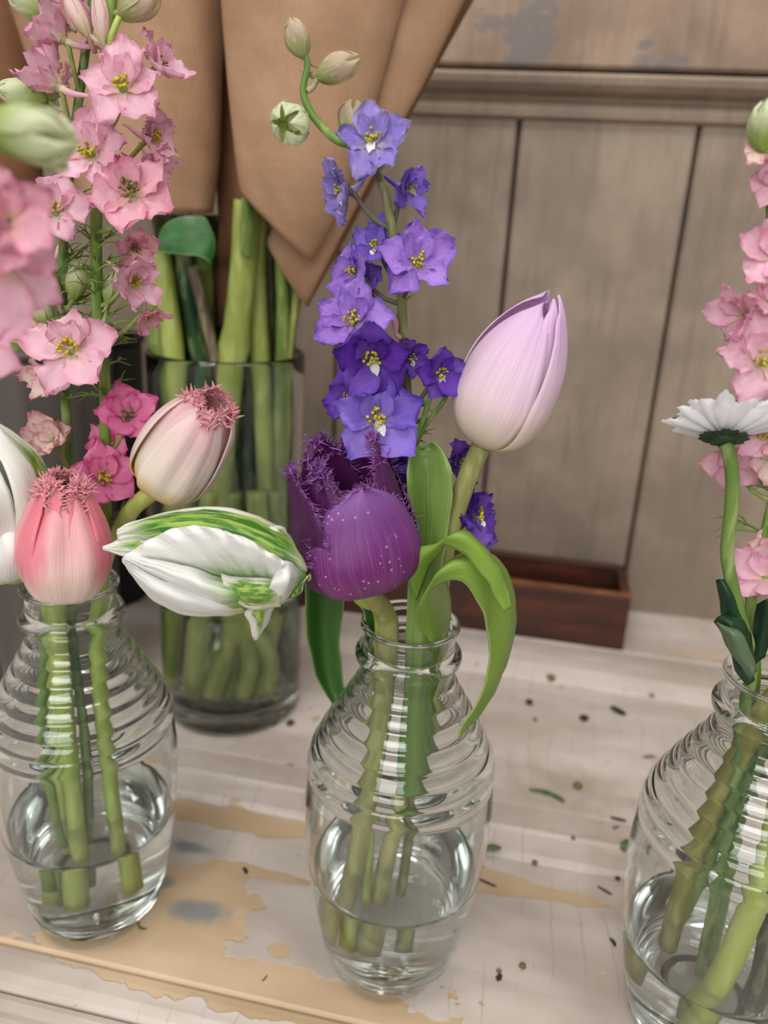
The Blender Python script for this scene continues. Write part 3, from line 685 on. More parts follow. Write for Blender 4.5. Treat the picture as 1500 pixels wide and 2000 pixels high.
# ------------------------------------------------------------------ tulips
def tulip_mat(name, cols, streak, vein_amt=.25, rough=.42, edge=None, speck=None, trans=.22, base=None, spec=.4, side=None):
    """cols: list of (v, srgb) along the petal"""
    n = NT(name); u, v, uv = n.uv()
    lon = n.noise(n.scale(uv, 4, 1.4, 1), 1.0, 2); st = n.noise(n.scale(uv, 60, 1.2, 1), 1.0, 4, .6)
    vv = n.math('ADD', v, n.math('MULTIPLY', n.math('SUBTRACT', lon, .5), .22))
    rp = n.n('ShaderNodeValToRGB'); n.set(rp.inputs[0], vv); el = rp.color_ramp.elements
    while len(el) < len(cols): el.new(.5)
    for e, (p, c) in zip(el, cols): e.position = p; e.color = c
    c = rp.outputs[0]
    a = n.math('ABSOLUTE', n.math('MULTIPLY_ADD', u, 2, -1))
    if side: c = n.mix(n.math('MULTIPLY', n.math('MULTIPLY', n.smooth(n.math('ADD', a, n.math('MULTIPLY', n.math('SUBTRACT', lon, .5), .8)), .28, .75), n.smooth(v, .1, .45)), side[1]), c, side[0])
    c = n.mix(n.math('MULTIPLY', n.smooth(st, .46, .66), vein_amt), c, streak)
    if edge: c = n.mix(n.math('MULTIPLY', n.smooth(a, .8, 1.0), .5), c, edge)
    if speck:
        vo = n.n('ShaderNodeTexVoronoi'); n.set(vo.inputs['Vector'], n.obj()); vo.inputs['Scale'].default_value = 420; s = vo.outputs['Distance']; g = n.noise(n.obj(), 60, 2)
        c = n.mix(n.math('MULTIPLY', n.math('MULTIPLY', n.smooth(n.math('SUBTRACT', .22, s), 0, .08), n.smooth(g, .46, .54)), .65), c, speck)
    h = n.math('ADD', st, n.math('MULTIPLY', n.noise(n.scale(uv, 10, 1.0, 1), 1.0, 2), 3))
    n.bump(h, .35, .0006)
    return n.done(c, rough, spec, trans)
ML = tulip_mat('lilac_tulip_petal', [(0, srgb(238, 226, 180)), (.14, srgb(242, 228, 206)), (.42, srgb(240, 214, 228)), (1, srgb(226, 186, 230))], srgb(250, 240, 246), .4, .45, trans=.3)
MP = tulip_mat('fringed_purple_petal', [(0, srgb(124, 58, 112)), (.35, srgb(104, 34, 98)), (.7, srgb(112, 52, 124)), (1, srgb(132, 86, 158))], srgb(140, 84, 148), .4, .42, speck=srgb(196, 164, 214), trans=.12)
MPI = tulip_mat('deep_purple_inner_petal', [(0, srgb(72, 14, 60)), (.5, srgb(58, 8, 56)), (1, srgb(84, 24, 86))], srgb(98, 38, 104), .3, .45, trans=.1)
MPF = plain('purple_fringe', srgb(104, 44, 116), .45, .5, srgb(156, 100, 170), 500, 0, .15)
MK = tulip_mat('pink_fringed_petal', [(0, srgb(246, 232, 220)), (.3, srgb(246, 218, 208)), (.6, srgb(242, 190, 192)), (1, srgb(234, 164, 172))], srgb(228, 136, 152), .2, .45, trans=.25, side=(srgb(234, 120, 142), .8))
MKF = plain('pink_fringe', srgb(238, 160, 174), .5, .4, srgb(240, 186, 190), 400, 0, .25)
MQ = tulip_mat('cream_pink_petal', [(0, srgb(226, 180, 70)), (.10, srgb(240, 222, 150)), (.28, srgb(246, 240, 222)), (.6, srgb(246, 224, 220)), (1, srgb(236, 180, 188))], srgb(240, 200, 204), .25, .45, trans=.28, side=(srgb(244, 236, 226), .5))
def tulip_petal(o, ex, ey, ax, phi0, L, R, prof, hw, width, seed=0, nu=19, nv=26, wav=.0, tipout=0.0, fringe=None, notch=0.0, mb=None, crease=.0):
    """petal of a cup: radius R*prof(v), angular half width hw*width(v)"""
    q = random.Random(seed); pts = []
    for i in range(nv):
        v = i / (nv - 1); r = R * stab(prof, v); row = []; wv = hw * stab(width, v)
        for j in range(nu):
            u = 2 * j / (nu - 1) - 1; a = phi0 + u * wv
            rr = r * (1 + wav * noise.noise(V((u * 2 + seed, v * 2.5, seed * .7))) + crease * (math.exp(-(u / .16) ** 2) * -.5 + .5 * math.exp(-((abs(u) - .35) / .16) ** 2)) * math.sin(math.pi * v))
            rr += R * tipout * v ** 6
            rr += R * .06 * (abs(u) ** 3) * v * (1 if seed % 2 else -.4)
            zz = L * (v - notch * (abs(u) ** 2.2) * v ** 4)
            p = o + (ex * math.cos(a) + ey * math.sin(a)) * rr + ax * zz
            if wav: p = p + (ex * math.cos(a) + ey * math.sin(a)) * R * wav * .5 * math.sin(u * 7 + seed) * v ** 3
            row.append(p)
        pts.append(row)
    mb = mb or MB(); mb.grid(pts)
    return mb, pts
def fringe_hairs(pts, L, v0, seed, dens=3, rad=.00016):
    """short needles along the petal margin"""
    q = random.Random(seed); mb = MB(); n = len(pts); m = len(pts[0])
    rim = [(pts[i][0], pts[i][0] - pts[i][1]) for i in range(int(n * v0), n)] + [(pts[-1][j], pts[-1][j] - pts[-2][j]) for j in range(m)] + [(pts[i][-1], pts[i][-1] - pts[i][-2]) for i in range(n - 1, int(n * v0), -1)]
    for (a, da), (b, db) in zip(rim, rim[1:]):
        for k in range(dens):
            t = q.random(); p = a.lerp(b, t); d = (da.normalized().lerp(db.normalized(), t) + V((q.gauss(0, .45), q.gauss(0, .45), q.gauss(0, .45)))).normalized(); ln = L * q.uniform(.35, 1.2)
            bend = V((q.gauss(0, .3), q.gauss(0, .3), q.gauss(0, .3))) * ln * .5
            mb.tube([p - d * ln * .2, p + d * ln * .5, p + d * ln + bend], [rad * 1.7, rad * 1.1, rad * .3], 4, False)
    return mb
def ragged(mb, pts, seed, amp, v0=.5):
    """pull margin vertices in and out so that the petal edge itself is toothed"""
    q = random.Random(seed); n = len(pts); m = len(pts[0])
    for j in range(m):
        d = (pts[-1][j] - pts[-2][j]).normalized(); mb.v[(n - 1) * m + j] = tuple(V(mb.v[(n - 1) * m + j]) + d * amp * q.uniform(-1, 1))
    for i in range(int(n * v0), n):
        for j, k in ((0, 1), (m - 1, m - 2)):
            d = (pts[i][j] - pts[i][k]).normalized(); mb.v[i * m + j] = tuple(V(mb.v[i * m + j]) + d * amp * q.uniform(-.7, .9))
def axis_frame(a, b):
    """axis from pixel point a to b (3-D points); ex points to the camera side"""
    ax = (b - a).normalized(); tocam = (CAM - a); ex = (tocam - ax * tocam.dot(ax)).normalized(); ey = ax.cross(ex); return ax, ex, ey
def stamen_core(root, o, ax, ex, ey, L, m1, m2):
    mb = MB(); mb.tube([o, o + ax * L * .45, o + ax * L * .5], [L * .06, L * .05, L * .08], 8); f = part('pistil', mb.mesh('pistil'), m1, root)
    for k in range(6):
        a = k * math.pi / 3; d = ex * math.cos(a) + ey * math.sin(a); mb = MB()
        mb.tube([o + d * L * .05, o + d * L * .12 + ax * L * .25, o + d * L * .14 + ax * L * .28, o + d * L * .15 + ax * L * .5], [L * .015, L * .015, L * .04, L * .03], 6); part('stamen', mb.mesh('stamen'), m2, root)
def clump(hm, pts, ax, ex, ey, k, n):
    q = random.Random(k + 5); mid = sum((pts[-1][0], pts[-1][-1]), V((0, 0, 0))) / 2
    for _ in range(n):
        p = pts[-1 - q.randrange(3)][q.randrange(len(pts[0]))]; d = (ax * q.uniform(-.2, 1.0) + ex * q.uniform(-1, 1) + ey * q.uniform(-1, 1)).normalized(); ln = q.uniform(.0015, .0045)
        hm.tube([p, p + d * ln * .5, p + d * ln + ex * q.uniform(-.001, .001)], [.0004, .0005, .0001], 4, False)
CLOSED = [(0, .10), (.05, .52), (.14, .82), (.28, .99), (.42, 1.0), (.6, .90), (.78, .66), (.92, .36), (1, .10)]
WCLOSED = [(0, .9), (.3, 1.0), (.6, .95), (.8, .92), (.93, .85), (1, .25)]
CUP = [(0, .12), (.04, .55), (.12, .86), (.25, 1.0), (.5, 1.02), (.75, .95), (1, .86)]
WCUP = [(0, .8), (.3, 1.0), (.6, 1.0), (.85, .82), (1, .45)]
BLK = plain('dark_anther', srgb(40, 30, 40), .6)
# lilac tulip
def lilac_tulip():
    Y = YM - .004; a = atY(940, 872, Y); b = atY(1078, 570, Y - .004)
    P = Path([vp(MIDB, -.006, -.002, .0205), vp(MIDB, -.002, -.003, .07), vp(MIDB, .010, -.004, .13), atY(853, 1200, Y), atY(868, 1080, Y), atY(893, 990, Y), atY(918, 920, Y), a + (b - a) * .01], 50)
    r = thing('tulip', P.p[0], 'closed lilac tulip with cream base standing tall on a pale stem', 'flower')
    stem_part(r, P, .0040, .0036, MSTEML)
    ax, ex, ey = axis_frame(a, b); L = (b - a).length; R = 92 / FPX * (a - CAM).dot(F)
    for k, (ph, s) in enumerate(((60, 0), (180, 1), (300, 2))):
        mb, _ = tulip_petal(a, ex, ey, ax, math.radians(ph + 8), L * (.97 - .03 * k), R * .93, CLOSED, 1.05, WCLOSED, 20 + s, wav=.03, notch=.04)
        thicken(part('petal', mb.mesh('petal'), ML, r))
    for k, (ph, s) in enumerate(((-28, 0), (98, 1), (205, 2))):
        mb, _ = tulip_petal(a, ex, ey, ax, math.radians(ph), L * (.93 if k == 0 else 1.0), R * (1.0 + .015 * k), CLOSED, 1.12, WCLOSED, 31 + s * 2, wav=.035, tipout=.04, notch=.05, crease=.02)
        thicken(part('petal', mb.mesh('petal'), ML, r))
lilac_tulip()
# purple fringed tulip
def purple_tulip():
    Y = YM - .022; a = atY(712, 1150, Y); b = atY(658, 862, Y + .004)
    P = Path([vp(MIDB, -.022, -.006, .0205), vp(MIDB, -.017, -.006, .06), vp(MIDB, -.010, -.008, .13), vp(MIDB, -.0085, -.0075, .170), vp(MIDB, -.0105, -.0095, .182), atY(722, 1160, Y), a + V((0, 0, .001))], 50)
    r = thing('tulip', P.p[0], 'dark purple fringed tulip with pale specks on its front petal', 'flower')
    stem_part(r, P, .0046, .0036, MSTEML)
    ax, ex, ey = axis_frame(a, b); L = (b - a).length; R = 116 / FPX * (a - CAM).dot(F)
    OUT = [(0, .10), (.05, .62), (.14, .90), (.3, 1.02), (.5, 1.0), (.75, .90), (1, .80)]
    WO = [(0, .75), (.25, 1.0), (.5, 1.02), (.72, .92), (.88, .62), (1, .22)]
    # front outer, shorter, pulled down; left outer, back outer; three inner that rise higher
    spec = [('o', 16, .74, 1.06, 1.0, MP), ('o', -74, .88, 1.0, .80, MPI), ('o', 150, .96, 1.0, 1.1, MPI),
            ('i', -40, .88, .78, .75, MPI), ('i', 78, .98, .90, .85, MPI), ('i', -150, 1.0, .80, .9, MPI)]
    for k, (ty, ph, l, rr, hw, m) in enumerate(spec):
        mb, pts = tulip_petal(a, ex, ey, ax, math.radians(ph), L * l, R * rr, OUT, hw, WO if k else [(0, .75), (.3, 1.0), (.62, 1.0), (.80, .80), (.92, .48), (1, .16)], 40 + k, nu=25, nv=30, wav=.05, tipout=(-.12 if ty == 'i' else .0), crease=.015)
        ragged(mb, pts, k, .0011, .45)
        pt = thicken(part('petal', mb.mesh('petal'), m, r), .0005)
        hm = fringe_hairs(pts, .0032 if ty == 'i' or k else .0030, .42, 60 + k, 4)
        if ty == 'i' or k == 2:   # tangled fringe curling over the tip
            q = random.Random(k)
            for _ in range(90):
                p = pts[-1 - q.randrange(5)][q.randrange(len(pts[0]))]; d = (ax * q.uniform(-.6, 1.2) + ex * q.uniform(-1, 1) + ey * q.uniform(-1, 1)).normalized(); ln = q.uniform(.002, .0055)
                hm.tube([p, p + d * ln * .5, p + d * ln + ex * q.uniform(-.001, .001)], [.0003, .00036, .00008], 4, False)
        h = part('fringe', hm.mesh('fringe'), MPF, pt); h['kind'] = 'stuff'
    stamen_core(r, a, ax, ex, ey, L * .8, BLK, BLK)
purple_tulip()
# pink fringed tulips in the left vase
def pink_tulip():
    Y = YL - .032; a = atY(128, 1168, Y); b = atY(125, 925, Y + .002)
    P = Path([vp(LB, -.004, -.008, .0205), vp(LB, -.003, -.010, .07), vp(LB, -.002, -.012, .13), vp(LB, -.001, -.0105, .170), a + V((0, 0.012, 0)), a + V((0, 0.001, .001))], 40)
    r = thing('tulip', P.p[0], 'pink fringed tulip drooping in front of the left vase neck', 'flower')
    stem_part(r, P, .0040, .0034, MSTEMY)
    ax, ex, ey = axis_frame(a, b); L = (b - a).length; R = 84 / FPX * (a - CAM).dot(F)
    PF = [(0, .22), (.06, .66), (.16, .88), (.3, 1.03), (.45, 1.06), (.62, .98), (.78, .80), (.9, .62), (1, .46)]
    WF = [(0, .9), (.3, 1), (.7, 1.0), (.9, .95), (1, .8)]
    for k, (ph, l, rr, hw) in enumerate(((4, .86, 1.05, 1.0), (112, .92, 1.0, 1.25), (-108, .93, 1.0, 1.25), (60, .94, .84, .95), (180, .96, .9, 1.0), (-58, .95, .84, .95))):
        mb, pts = tulip_petal(a, ex, ey, ax, math.radians(ph), L * l, R * rr * .98, PF, hw, WF, 80 + k, nu=25, nv=28, wav=.07, crease=.09 if k == 0 else .03)
        ragged(mb, pts, k, .0008, .8)
        pt = thicken(part('petal', mb.mesh('petal'), MK, r), .0005)
        hm = fringe_hairs(pts, .0016 if k == 0 else .0030, .82, 90 + k, 3, .00022)
        if k: clump(hm, pts, ax, ex, ey, k, 70)
        h = part('fringe', hm.mesh('fringe'), MKF, pt); h['kind'] = 'stuff'
pink_tulip()
def cream_tulip():
    Y = YL - .006; a = atY(306, 958, Y); b = atY(420, 782, Y - .004)
    P = Path([vp(LB, .013, -.003, .022), vp(LB, .011, -.003, .08), vp(LB, .010, -.002, .14), atY(200, 1110, YL), atY(232, 1040, YL), atY(262, 990, Y), a + (b - a) * .02], 40)
    r = thing('tulip', P.p[0], 'cream and pale pink fringed tulip leaning towards the wrapped bouquets', 'flower')
    stem_part(r, P, .0036, .0034, MSTEMY)
    ax, ex, ey = axis_frame(a, b); L = (b - a).length; R = 72 / FPX * (a - CAM).dot(F)
    PF = [(0, .20), (.06, .72), (.16, .97), (.35, 1.06), (.6, 1.0), (.8, .86), (.92, .66), (1, .48)]
    WF = [(0, .8), (.3, 1), (.7, 1.0), (.9, .9), (1, .7)]
    for k, (ph, l, rr, hw) in enumerate(((12, .93, 1.06, .82), (120, 1.0, 1.04, .95), (-118, .95, 1.06, .95), (66, .97, .9, .9), (180, 1.03, .9, 1.0), (-58, .96, .9, .8))):
        mb, pts = tulip_petal(a, ex, ey, ax, math.radians(ph), L * l, R * rr, PF, hw, WF, 100 + k, nu=25, nv=28, wav=.05, crease=.06)
        ragged(mb, pts, k, .0007, .85)
        pt = thicken(part('petal', mb.mesh('petal'), MQ, r), .0005)
        hm = fringe_hairs(pts, .0024, .88, 110 + k, 3, .0002); clump(hm, pts, ax, ex, ey, k, 40)
        h = part('fringe', hm.mesh('fringe'), MKF, pt); h['kind'] = 'stuff'
cream_tulip()
# ------------------------------------------------------------------ leaves of the middle vase
def leaf_mat(name, c1, c2, c3, rough=.32):
    n = NT(name); u, v, uv = n.uv()
    st = n.noise(n.scale(uv, 55, 1.2, 1), 1.0, 3); lo = n.noise(n.scale(uv, 2.5, 2.5, 1), 1.0, 3)
    c = n.mix(n.smooth(lo, .35, .65), c1, c2); c = n.mix(n.math('MULTIPLY', n.smooth(st, .48, .66), .35), c, c3)
    e = n.math('ABSOLUTE', n.math('MULTIPLY_ADD', u, 2, -1)); c = n.mix(n.math('MULTIPLY', n.smooth(e, .93, 1), .5), c, srgb(196, 204, 150))
    n.bump(st, .25, .0005); return n.done(c, rough, .45, .28)
MLF = leaf_mat('tulip_leaf', srgb(104, 140, 58), srgb(136, 166, 86), srgb(164, 188, 122))
MLD = leaf_mat('dark_tulip_leaf', srgb(52, 98, 34), srgb(66, 112, 46), srgb(92, 136, 66))
MLB = leaf_mat('bright_tulip_leaf', srgb(138, 170, 66), srgb(122, 158, 60), srgb(170, 194, 104))
def leaf(name, rows, Y, m, label, nu=12, nv=40, group=None):
    mb = patch(rows, Y, nu, nv, .0006, 3)
    o = link(name, mb.mesh(name), m); tag(o, label, 'leaf', group); thicken(o, .0006); return o
# tall upright leaf reaching down into the neck (left edge, keel, right edge)
IN = lambda x, y, z: vp(MIDB, x, y, z)
def wrows(rows, Y): return [[(p if isinstance(p, V) else atY(p[0], p[1], Y + p[2])) for p in r] for r in rows]
LY = YM - .012
leaf('tulip_leaf', wrows([
    [IN(-.001, -.007, .096), IN(.004, -.011, .092), IN(.009, -.007, .096)],
    [IN(-.002, -.010, .120), IN(.004, -.014, .120), IN(.011, -.009, .120)],
    [IN(-.001, -.010, .150), IN(.004, -.0135, .150), IN(.0105, -.008, .150)],
    [IN(-.002, -.011, .172), IN(.004, -.0135, .172), IN(.011, -.007, .172)], [(797, 1130, 0), (826, 1130, .004), (862, 1130, .0)], [(798, 1030, 0), (830, 1030, .005), (876, 1030, .0)],
    [(795, 950, 0), (830, 950, .005), (883, 950, 0)], [(797, 900, .002), (828, 898, .006), (876, 900, .002)], [(806, 872, .006), (834, 878, .009), (858, 872, .006)], [(824, 880, .008), (838, 866, .009), (845, 862, .008)]], LY), None, MLF,
    'broad green leaf standing upright between the purple and lilac tulips')
leaf('tulip_leaf', wrows([
    [IN(.004, -.008, .120), IN(.008, -.012, .120), IN(.013, -.005, .120)], [IN(.004, -.0095, .150), IN(.008, -.0105, .150), IN(.013, -.005, .150)],
    [IN(.003, -.0125, .176), IN(.009, -.012, .177), IN(.015, -.003, .180)], [(815, 1180, -.008), (838, 1155, -.012), (872, 1120, -.002)], [(858, 1140, -.012), (868, 1110, -.014), (890, 1085, -.004)],
    [(905, 1138, -.014), (925, 1098, -.012), (945, 1078, -.004)], [(942, 1195, -.012), (965, 1130, -.008), (980, 1100, 0)], [(952, 1240, -.009), (985, 1175, -.004), (1004, 1160, .004)], [(956, 1290, -.007), (985, 1260, -.002), (1004, 1240, .005)],
    [(938, 1360, -.006), (962, 1340, -.002), (980, 1320, .003)], [(905, 1415, -.005), (922, 1405, -.002), (940, 1392, .001)], [(893, 1446, -.004), (897, 1442, -.003), (901, 1436, -.002)]], YM - .020), None, MLB,
    'long green leaf arching right and drooping over the middle vase shoulder', 14, 50)
leaf('tulip_leaf', wrows([
    [(790, 1100, 0), (800, 1130, -.003), (812, 1175, 0)], [(812, 1074, -.003), (824, 1090, -.006), (838, 1110, -.002)], [(848, 1062, -.006), (858, 1062, -.008), (866, 1072, -.004)], [(872, 1066, -.008), (890, 1045, -.010), (902, 1036, -.004)],
    [(908, 1082, -.010), (926, 1062, -.010), (938, 1056, -.004)], [(940, 1120, -.011), (956, 1100, -.010), (966, 1094, -.006)], [(966, 1160, -.011), (979, 1148, -.010), (989, 1142, -.008)], [(985, 1196, -.011), (991, 1192, -.011), (998, 1186, -.010)]], YM - .024), None, MLB,
    'narrow light green leaf folded over the upright leaf, its cut tip pointing right', 10, 40)
leaf('tulip_leaf', wrows([
    [IN(-.018, .002, .150), IN(-.014, .004, .150), IN(-.010, .006, .150)], [IN(-.0175, .000, .172), IN(-.014, .003, .172), IN(-.010, .006, .172)], [(700, 1180, 0), (715, 1165, .004), (740, 1160, .006)], [(650, 1140, .002), (665, 1125, .006), (690, 1120, .008)],
    [(603, 1130, .006), (640, 1122, .010), (678, 1150, .008)], [(596, 1180, .008), (630, 1180, .014), (672, 1185, .010)], [(601, 1260, .010), (632, 1260, .016), (664, 1250, .012)], [(620, 1330, .012), (644, 1325, .016), (668, 1315, .013)], [(652, 1378, .013), (662, 1372, .014), (672, 1362, .013)]], YM + .002), None, MLD,
    'dark green leaf curling down behind the left side of the middle vase', 10, 40)
# ------------------------------------------------------------------ white and green parrot tulips
def parrot_mat(name, green_lo=.50, green_w=.10, greens=(srgb(92, 146, 48), srgb(168, 196, 96)), rib=None):
    n = NT(name); u, v, uv = n.uv()
    f = n.noise(n.scale(uv, 14, 3.0, 1), 1.0, 4, .6); st = n.noise(n.scale(uv, 70, 1.5, 1), 1.0, 3)
    c = n.mix(n.smooth(v, .0, .5), srgb(222, 222, 190), srgb(238, 236, 228))
    a = n.math('ABSOLUTE', n.math('MULTIPLY_ADD', u, 2, -1))
    m = n.math('ADD', n.math('MULTIPLY', n.math('SUBTRACT', f, .5), 1.6), n.math('SUBTRACT', green_lo, a))
    m = n.math('MULTIPLY', n.smooth(m, 0, green_w), n.math('MULTIPLY', n.smooth(v, .0, .25), n.smooth(n.math('SUBTRACT', 1.0, v), .02, .25)))
    g = n.mix(n.smooth(n.noise(n.scale(uv, 7, 4, 1), 1.0, 4, .6), .42, .56), greens[1], greens[0])
    c = n.mix(m, c, g); c = n.mix(n.math('MULTIPLY', n.smooth(st, .5, .7), .18), c, srgb(190, 196, 166))
    n.bump(st, .4, .0006)
    return n.done(c, .4, .4, .22)
MPG = parrot_mat('green_flamed_petal', .95, .30, (srgb(58, 122, 30), srgb(160, 196, 84)))
MPG2 = parrot_mat('half_flamed_petal', .45, .2)
def white_mat(name, basec, k=.35):
    n = NT(name); u, v, uv = n.uv(); st = n.noise(n.scale(uv, 60, 1.5, 1), 1.0, 3); f = n.noise(n.scale(uv, 9, 3, 1), 1.0, 3)
    vv = n.math('ADD', v, n.math('MULTIPLY', n.math('SUBTRACT', f, .5), .5))
    c = n.mix(n.smooth(vv, .02, k), basec, srgb(240, 240, 236)); c = n.mix(n.math('MULTIPLY', n.smooth(st, .5, .7), .15), c, srgb(206, 208, 200))
    n.bump(st, .5, .0006); return n.done(c, .38, .4, .2)
MWP = white_mat('white_ruffled_petal', srgb(120, 168, 66), .5); MWP2 = white_mat('white_outer_petal', srgb(186, 200, 120), .2)
def ruffle(mb, n, m, seed, amp, v0=.5):
    """wavy petal margin"""
    for i in range(n):
        for j in range(m):
            e = max(abs(2 * j / (m - 1) - 1), 0) * (1 if i / (n - 1) > v0 * .4 else 0); t = max(0, (i / (n - 1) - v0) / (1 - v0)); w_ = max(t ** 2, e ** 6 * .7)
            k = i * m + j; p = V(mb.v[k]); mb.v[k] = tuple(p + (CAM - p).normalized() * amp * w_ * (math.sin(j * 1.1 + seed) + .8 * noise.noise(V((j * .6, i * .4, seed)))))
def parrot():
    Y = YM - .034
    base = atY(604, 1117, Y)
    P = Path([vp(MIDB, -.012, -.003, .0205), vp(MIDB, -.012, -.003, .07), vp(MIDB, -.012, -.001, .13), vp(MIDB, -.0115, -.003, .176), atY(708, 1168, Y + .012), atY(668, 1128, Y + .006), atY(630, 1115, Y + .002), atY(600, 1116, Y)], 60)
    r = thing('parrot_tulip', P.p[0], 'white parrot tulip flamed green, lying sideways left of the purple tulip', 'flower')
    stem_part(r, P, .0026, .0034, MSTEMY)
    def pet(rows, m, seed, nu=24, nv=30, amp=.0006, v0=.5, name='petal', Yb=Y):
        mb = patch(rows, Yb, nu, nv, .0005, seed); ruffle(mb, nv, nu, seed, amp, v0)
        return thicken(part(name, mb.mesh(name), m, r), .0005)
    # rows run from the base (right) to the tip (left); columns run across the petal, top to bottom
    # big green-flamed back petal arching over the top
    pet([[(606, 1108, 0), (604, 1114, -.002), (602, 1126, 0)], [(588, 1068, .006), (580, 1090, -.004), (570, 1120, -.004)], [(548, 1030, .012), (535, 1062, -.002), (520, 1110, -.004)], [(480, 1000, .016), (470, 1035, .001), (455, 1085, .0)],
         [(410, 991, .018), (400, 1020, .004), (390, 1070, .004)], [(330, 1000, .017), (322, 1022, .005), (310, 1060, .005)], [(262, 1018, .012), (262, 1034, .006), (262, 1060, .006)], [(230, 1034, .009), (229, 1044, .007), (232, 1062, .007)]], MPG, 1)
    # lower lip of the back petal, pointed tip at far left
    pet([[(600, 1112, .001), (600, 1118, -.001), (600, 1124, .001)], [(520, 1060, .010), (505, 1085, .004), (490, 1110, .004)], [(420, 1035, .014), (400, 1068, .006), (390, 1096, .006)], [(320, 1035, .014), (305, 1062, .006), (300, 1090, .006)], [(252, 1046, .010), (250, 1066, .004), (256, 1088, .004)], [(204, 1068, .006), (202, 1071, .006), (203, 1075, .006)]], MPG2, 4)
    # far petal behind, closing the cup
    pet([[(606, 1110, .004), (604, 1118, .006), (602, 1124, .008)], [(575, 1060, .016), (560, 1110, .026), (560, 1150, .026)], [(480, 1020, .026), (470, 1100, .036), (470, 1175, .034)], [(380, 1020, .026), (370, 1100, .036), (375, 1185, .032)], [(300, 1040, .020), (290, 1095, .028), (300, 1160, .026)], [(262, 1062, .014), (258, 1085, .018), (268, 1120, .016)]], MWP2, 6)
    # white ruffled inner fan, upper half (rows radiate from the fold at right)
    pet([[(452, 1132, -.006), (470, 1136, -.007), (505, 1140, -.008), (540, 1138, -.008)], [(400, 1118, -.002), (440, 1110, -.010), (495, 1112, -.014), (545, 1132, -.010)], [(330, 1100, .0), (400, 1075, -.010), (480, 1082, -.017), (549, 1120, -.013)],
         [(268, 1090, .0), (370, 1046, -.008), (472, 1058, -.018), (553, 1106, -.015)], [(243, 1084, .001), (350, 1030, -.005), (460, 1044, -.016), (556, 1096, -.014)]], MWP, 9, 44, 28, .0017, .35)
    # white rolled lower fold
    pet([[(476, 1184, -.008), (472, 1160, -.012), (462, 1136, -.007)], [(440, 1188, -.008), (436, 1158, -.014), (420, 1124, -.006)], [(390, 1178, -.007), (388, 1140, -.014), (375, 1108, -.005)], [(330, 1150, -.005), (325, 1118, -.011), (320, 1096, -.003)], [(240, 1092, -.001), (242, 1088, -.002), (244, 1084, .0)]], MWP, 12, 24, 28, .0014, .4)
    # green-veined throat of the fold
    pet([[(548, 1185, -.010), (550, 1160, -.013), (545, 1136, -.010)], [(505, 1190, -.011), (512, 1160, -.015), (508, 1128, -.013)], [(470, 1182, -.010), (470, 1156, -.014), (460, 1126, -.010)], [(440, 1150, -.009), (436, 1136, -.010), (430, 1118, -.008)]], parrot_mat('green_throat', .9, .4), 13, 16, 18, .0004)
    # white lower outer petal
    pet([[(482, 1196, -.004), (480, 1194, -.005), (478, 1182, -.006)], [(430, 1203, -.002), (430, 1190, -.010), (428, 1170, -.010)], [(360, 1200, -.001), (358, 1176, -.011), (352, 1148, -.009)], [(300, 1172, .0), (298, 1150, -.008), (296, 1124, -.006)], [(262, 1130, .001), (262, 1120, -.003), (264, 1106, -.003)], [(243, 1100, .001), (240, 1098, 0), (240, 1092, 0)]], MWP2, 15, 22, 26, .0007, .4)
    # right lobe of the fan joining to the stem
    pet([[(600, 1122, -.002), (598, 1128, -.004), (592, 1134, -.004)], [(578, 1108, -.006), (572, 1130, -.012), (566, 1160, -.006)], [(556, 1096, -.012), (560, 1135, -.016), (545, 1178, -.010)], [(540, 1100, -.010), (530, 1140, -.015), (510, 1182, -.010)]], MWP, 17, 18, 18, .0006)
    # small green and white pointed tips hanging below
    pet([[(580, 1140, -.003), (568, 1150, -.006), (560, 1158, -.003)], [(565, 1165, -.004), (545, 1172, -.008), (525, 1180, -.004)], [(538, 1185, -.006), (512, 1192, -.011), (480, 1192, -.006)], [(524, 1215, -.006), (508, 1216, -.010), (486, 1216, -.006)], [(503, 1248, -.006), (500, 1250, -.007), (496, 1248, -.006)]], MPG2, 19, 14, 18, .0004)
    pet([[(604, 1122, -.002), (600, 1128, -.004), (596, 1136, -.002)], [(594, 1140, -.003), (580, 1150, -.006), (572, 1160, -.003)], [(592, 1152, -.003), (576, 1162, -.006), (556, 1172, -.003)], [(588, 1160, -.003), (566, 1172, -.004), (548, 1182, -.003)]], MPG, 21, 12, 14, .0004)
    pet([[(598, 1100, .004), (592, 1096, .002), (584, 1104, .0)], [(584, 1070, .006), (572, 1064, .003), (560, 1070, .002)], [(566, 1050, .008), (552, 1044, .006), (530, 1046, .005)], [(556, 1030, .010), (540, 1026, .009), (524, 1030, .008)]], MPG2, 23, 12, 14, .0003)
parrot()
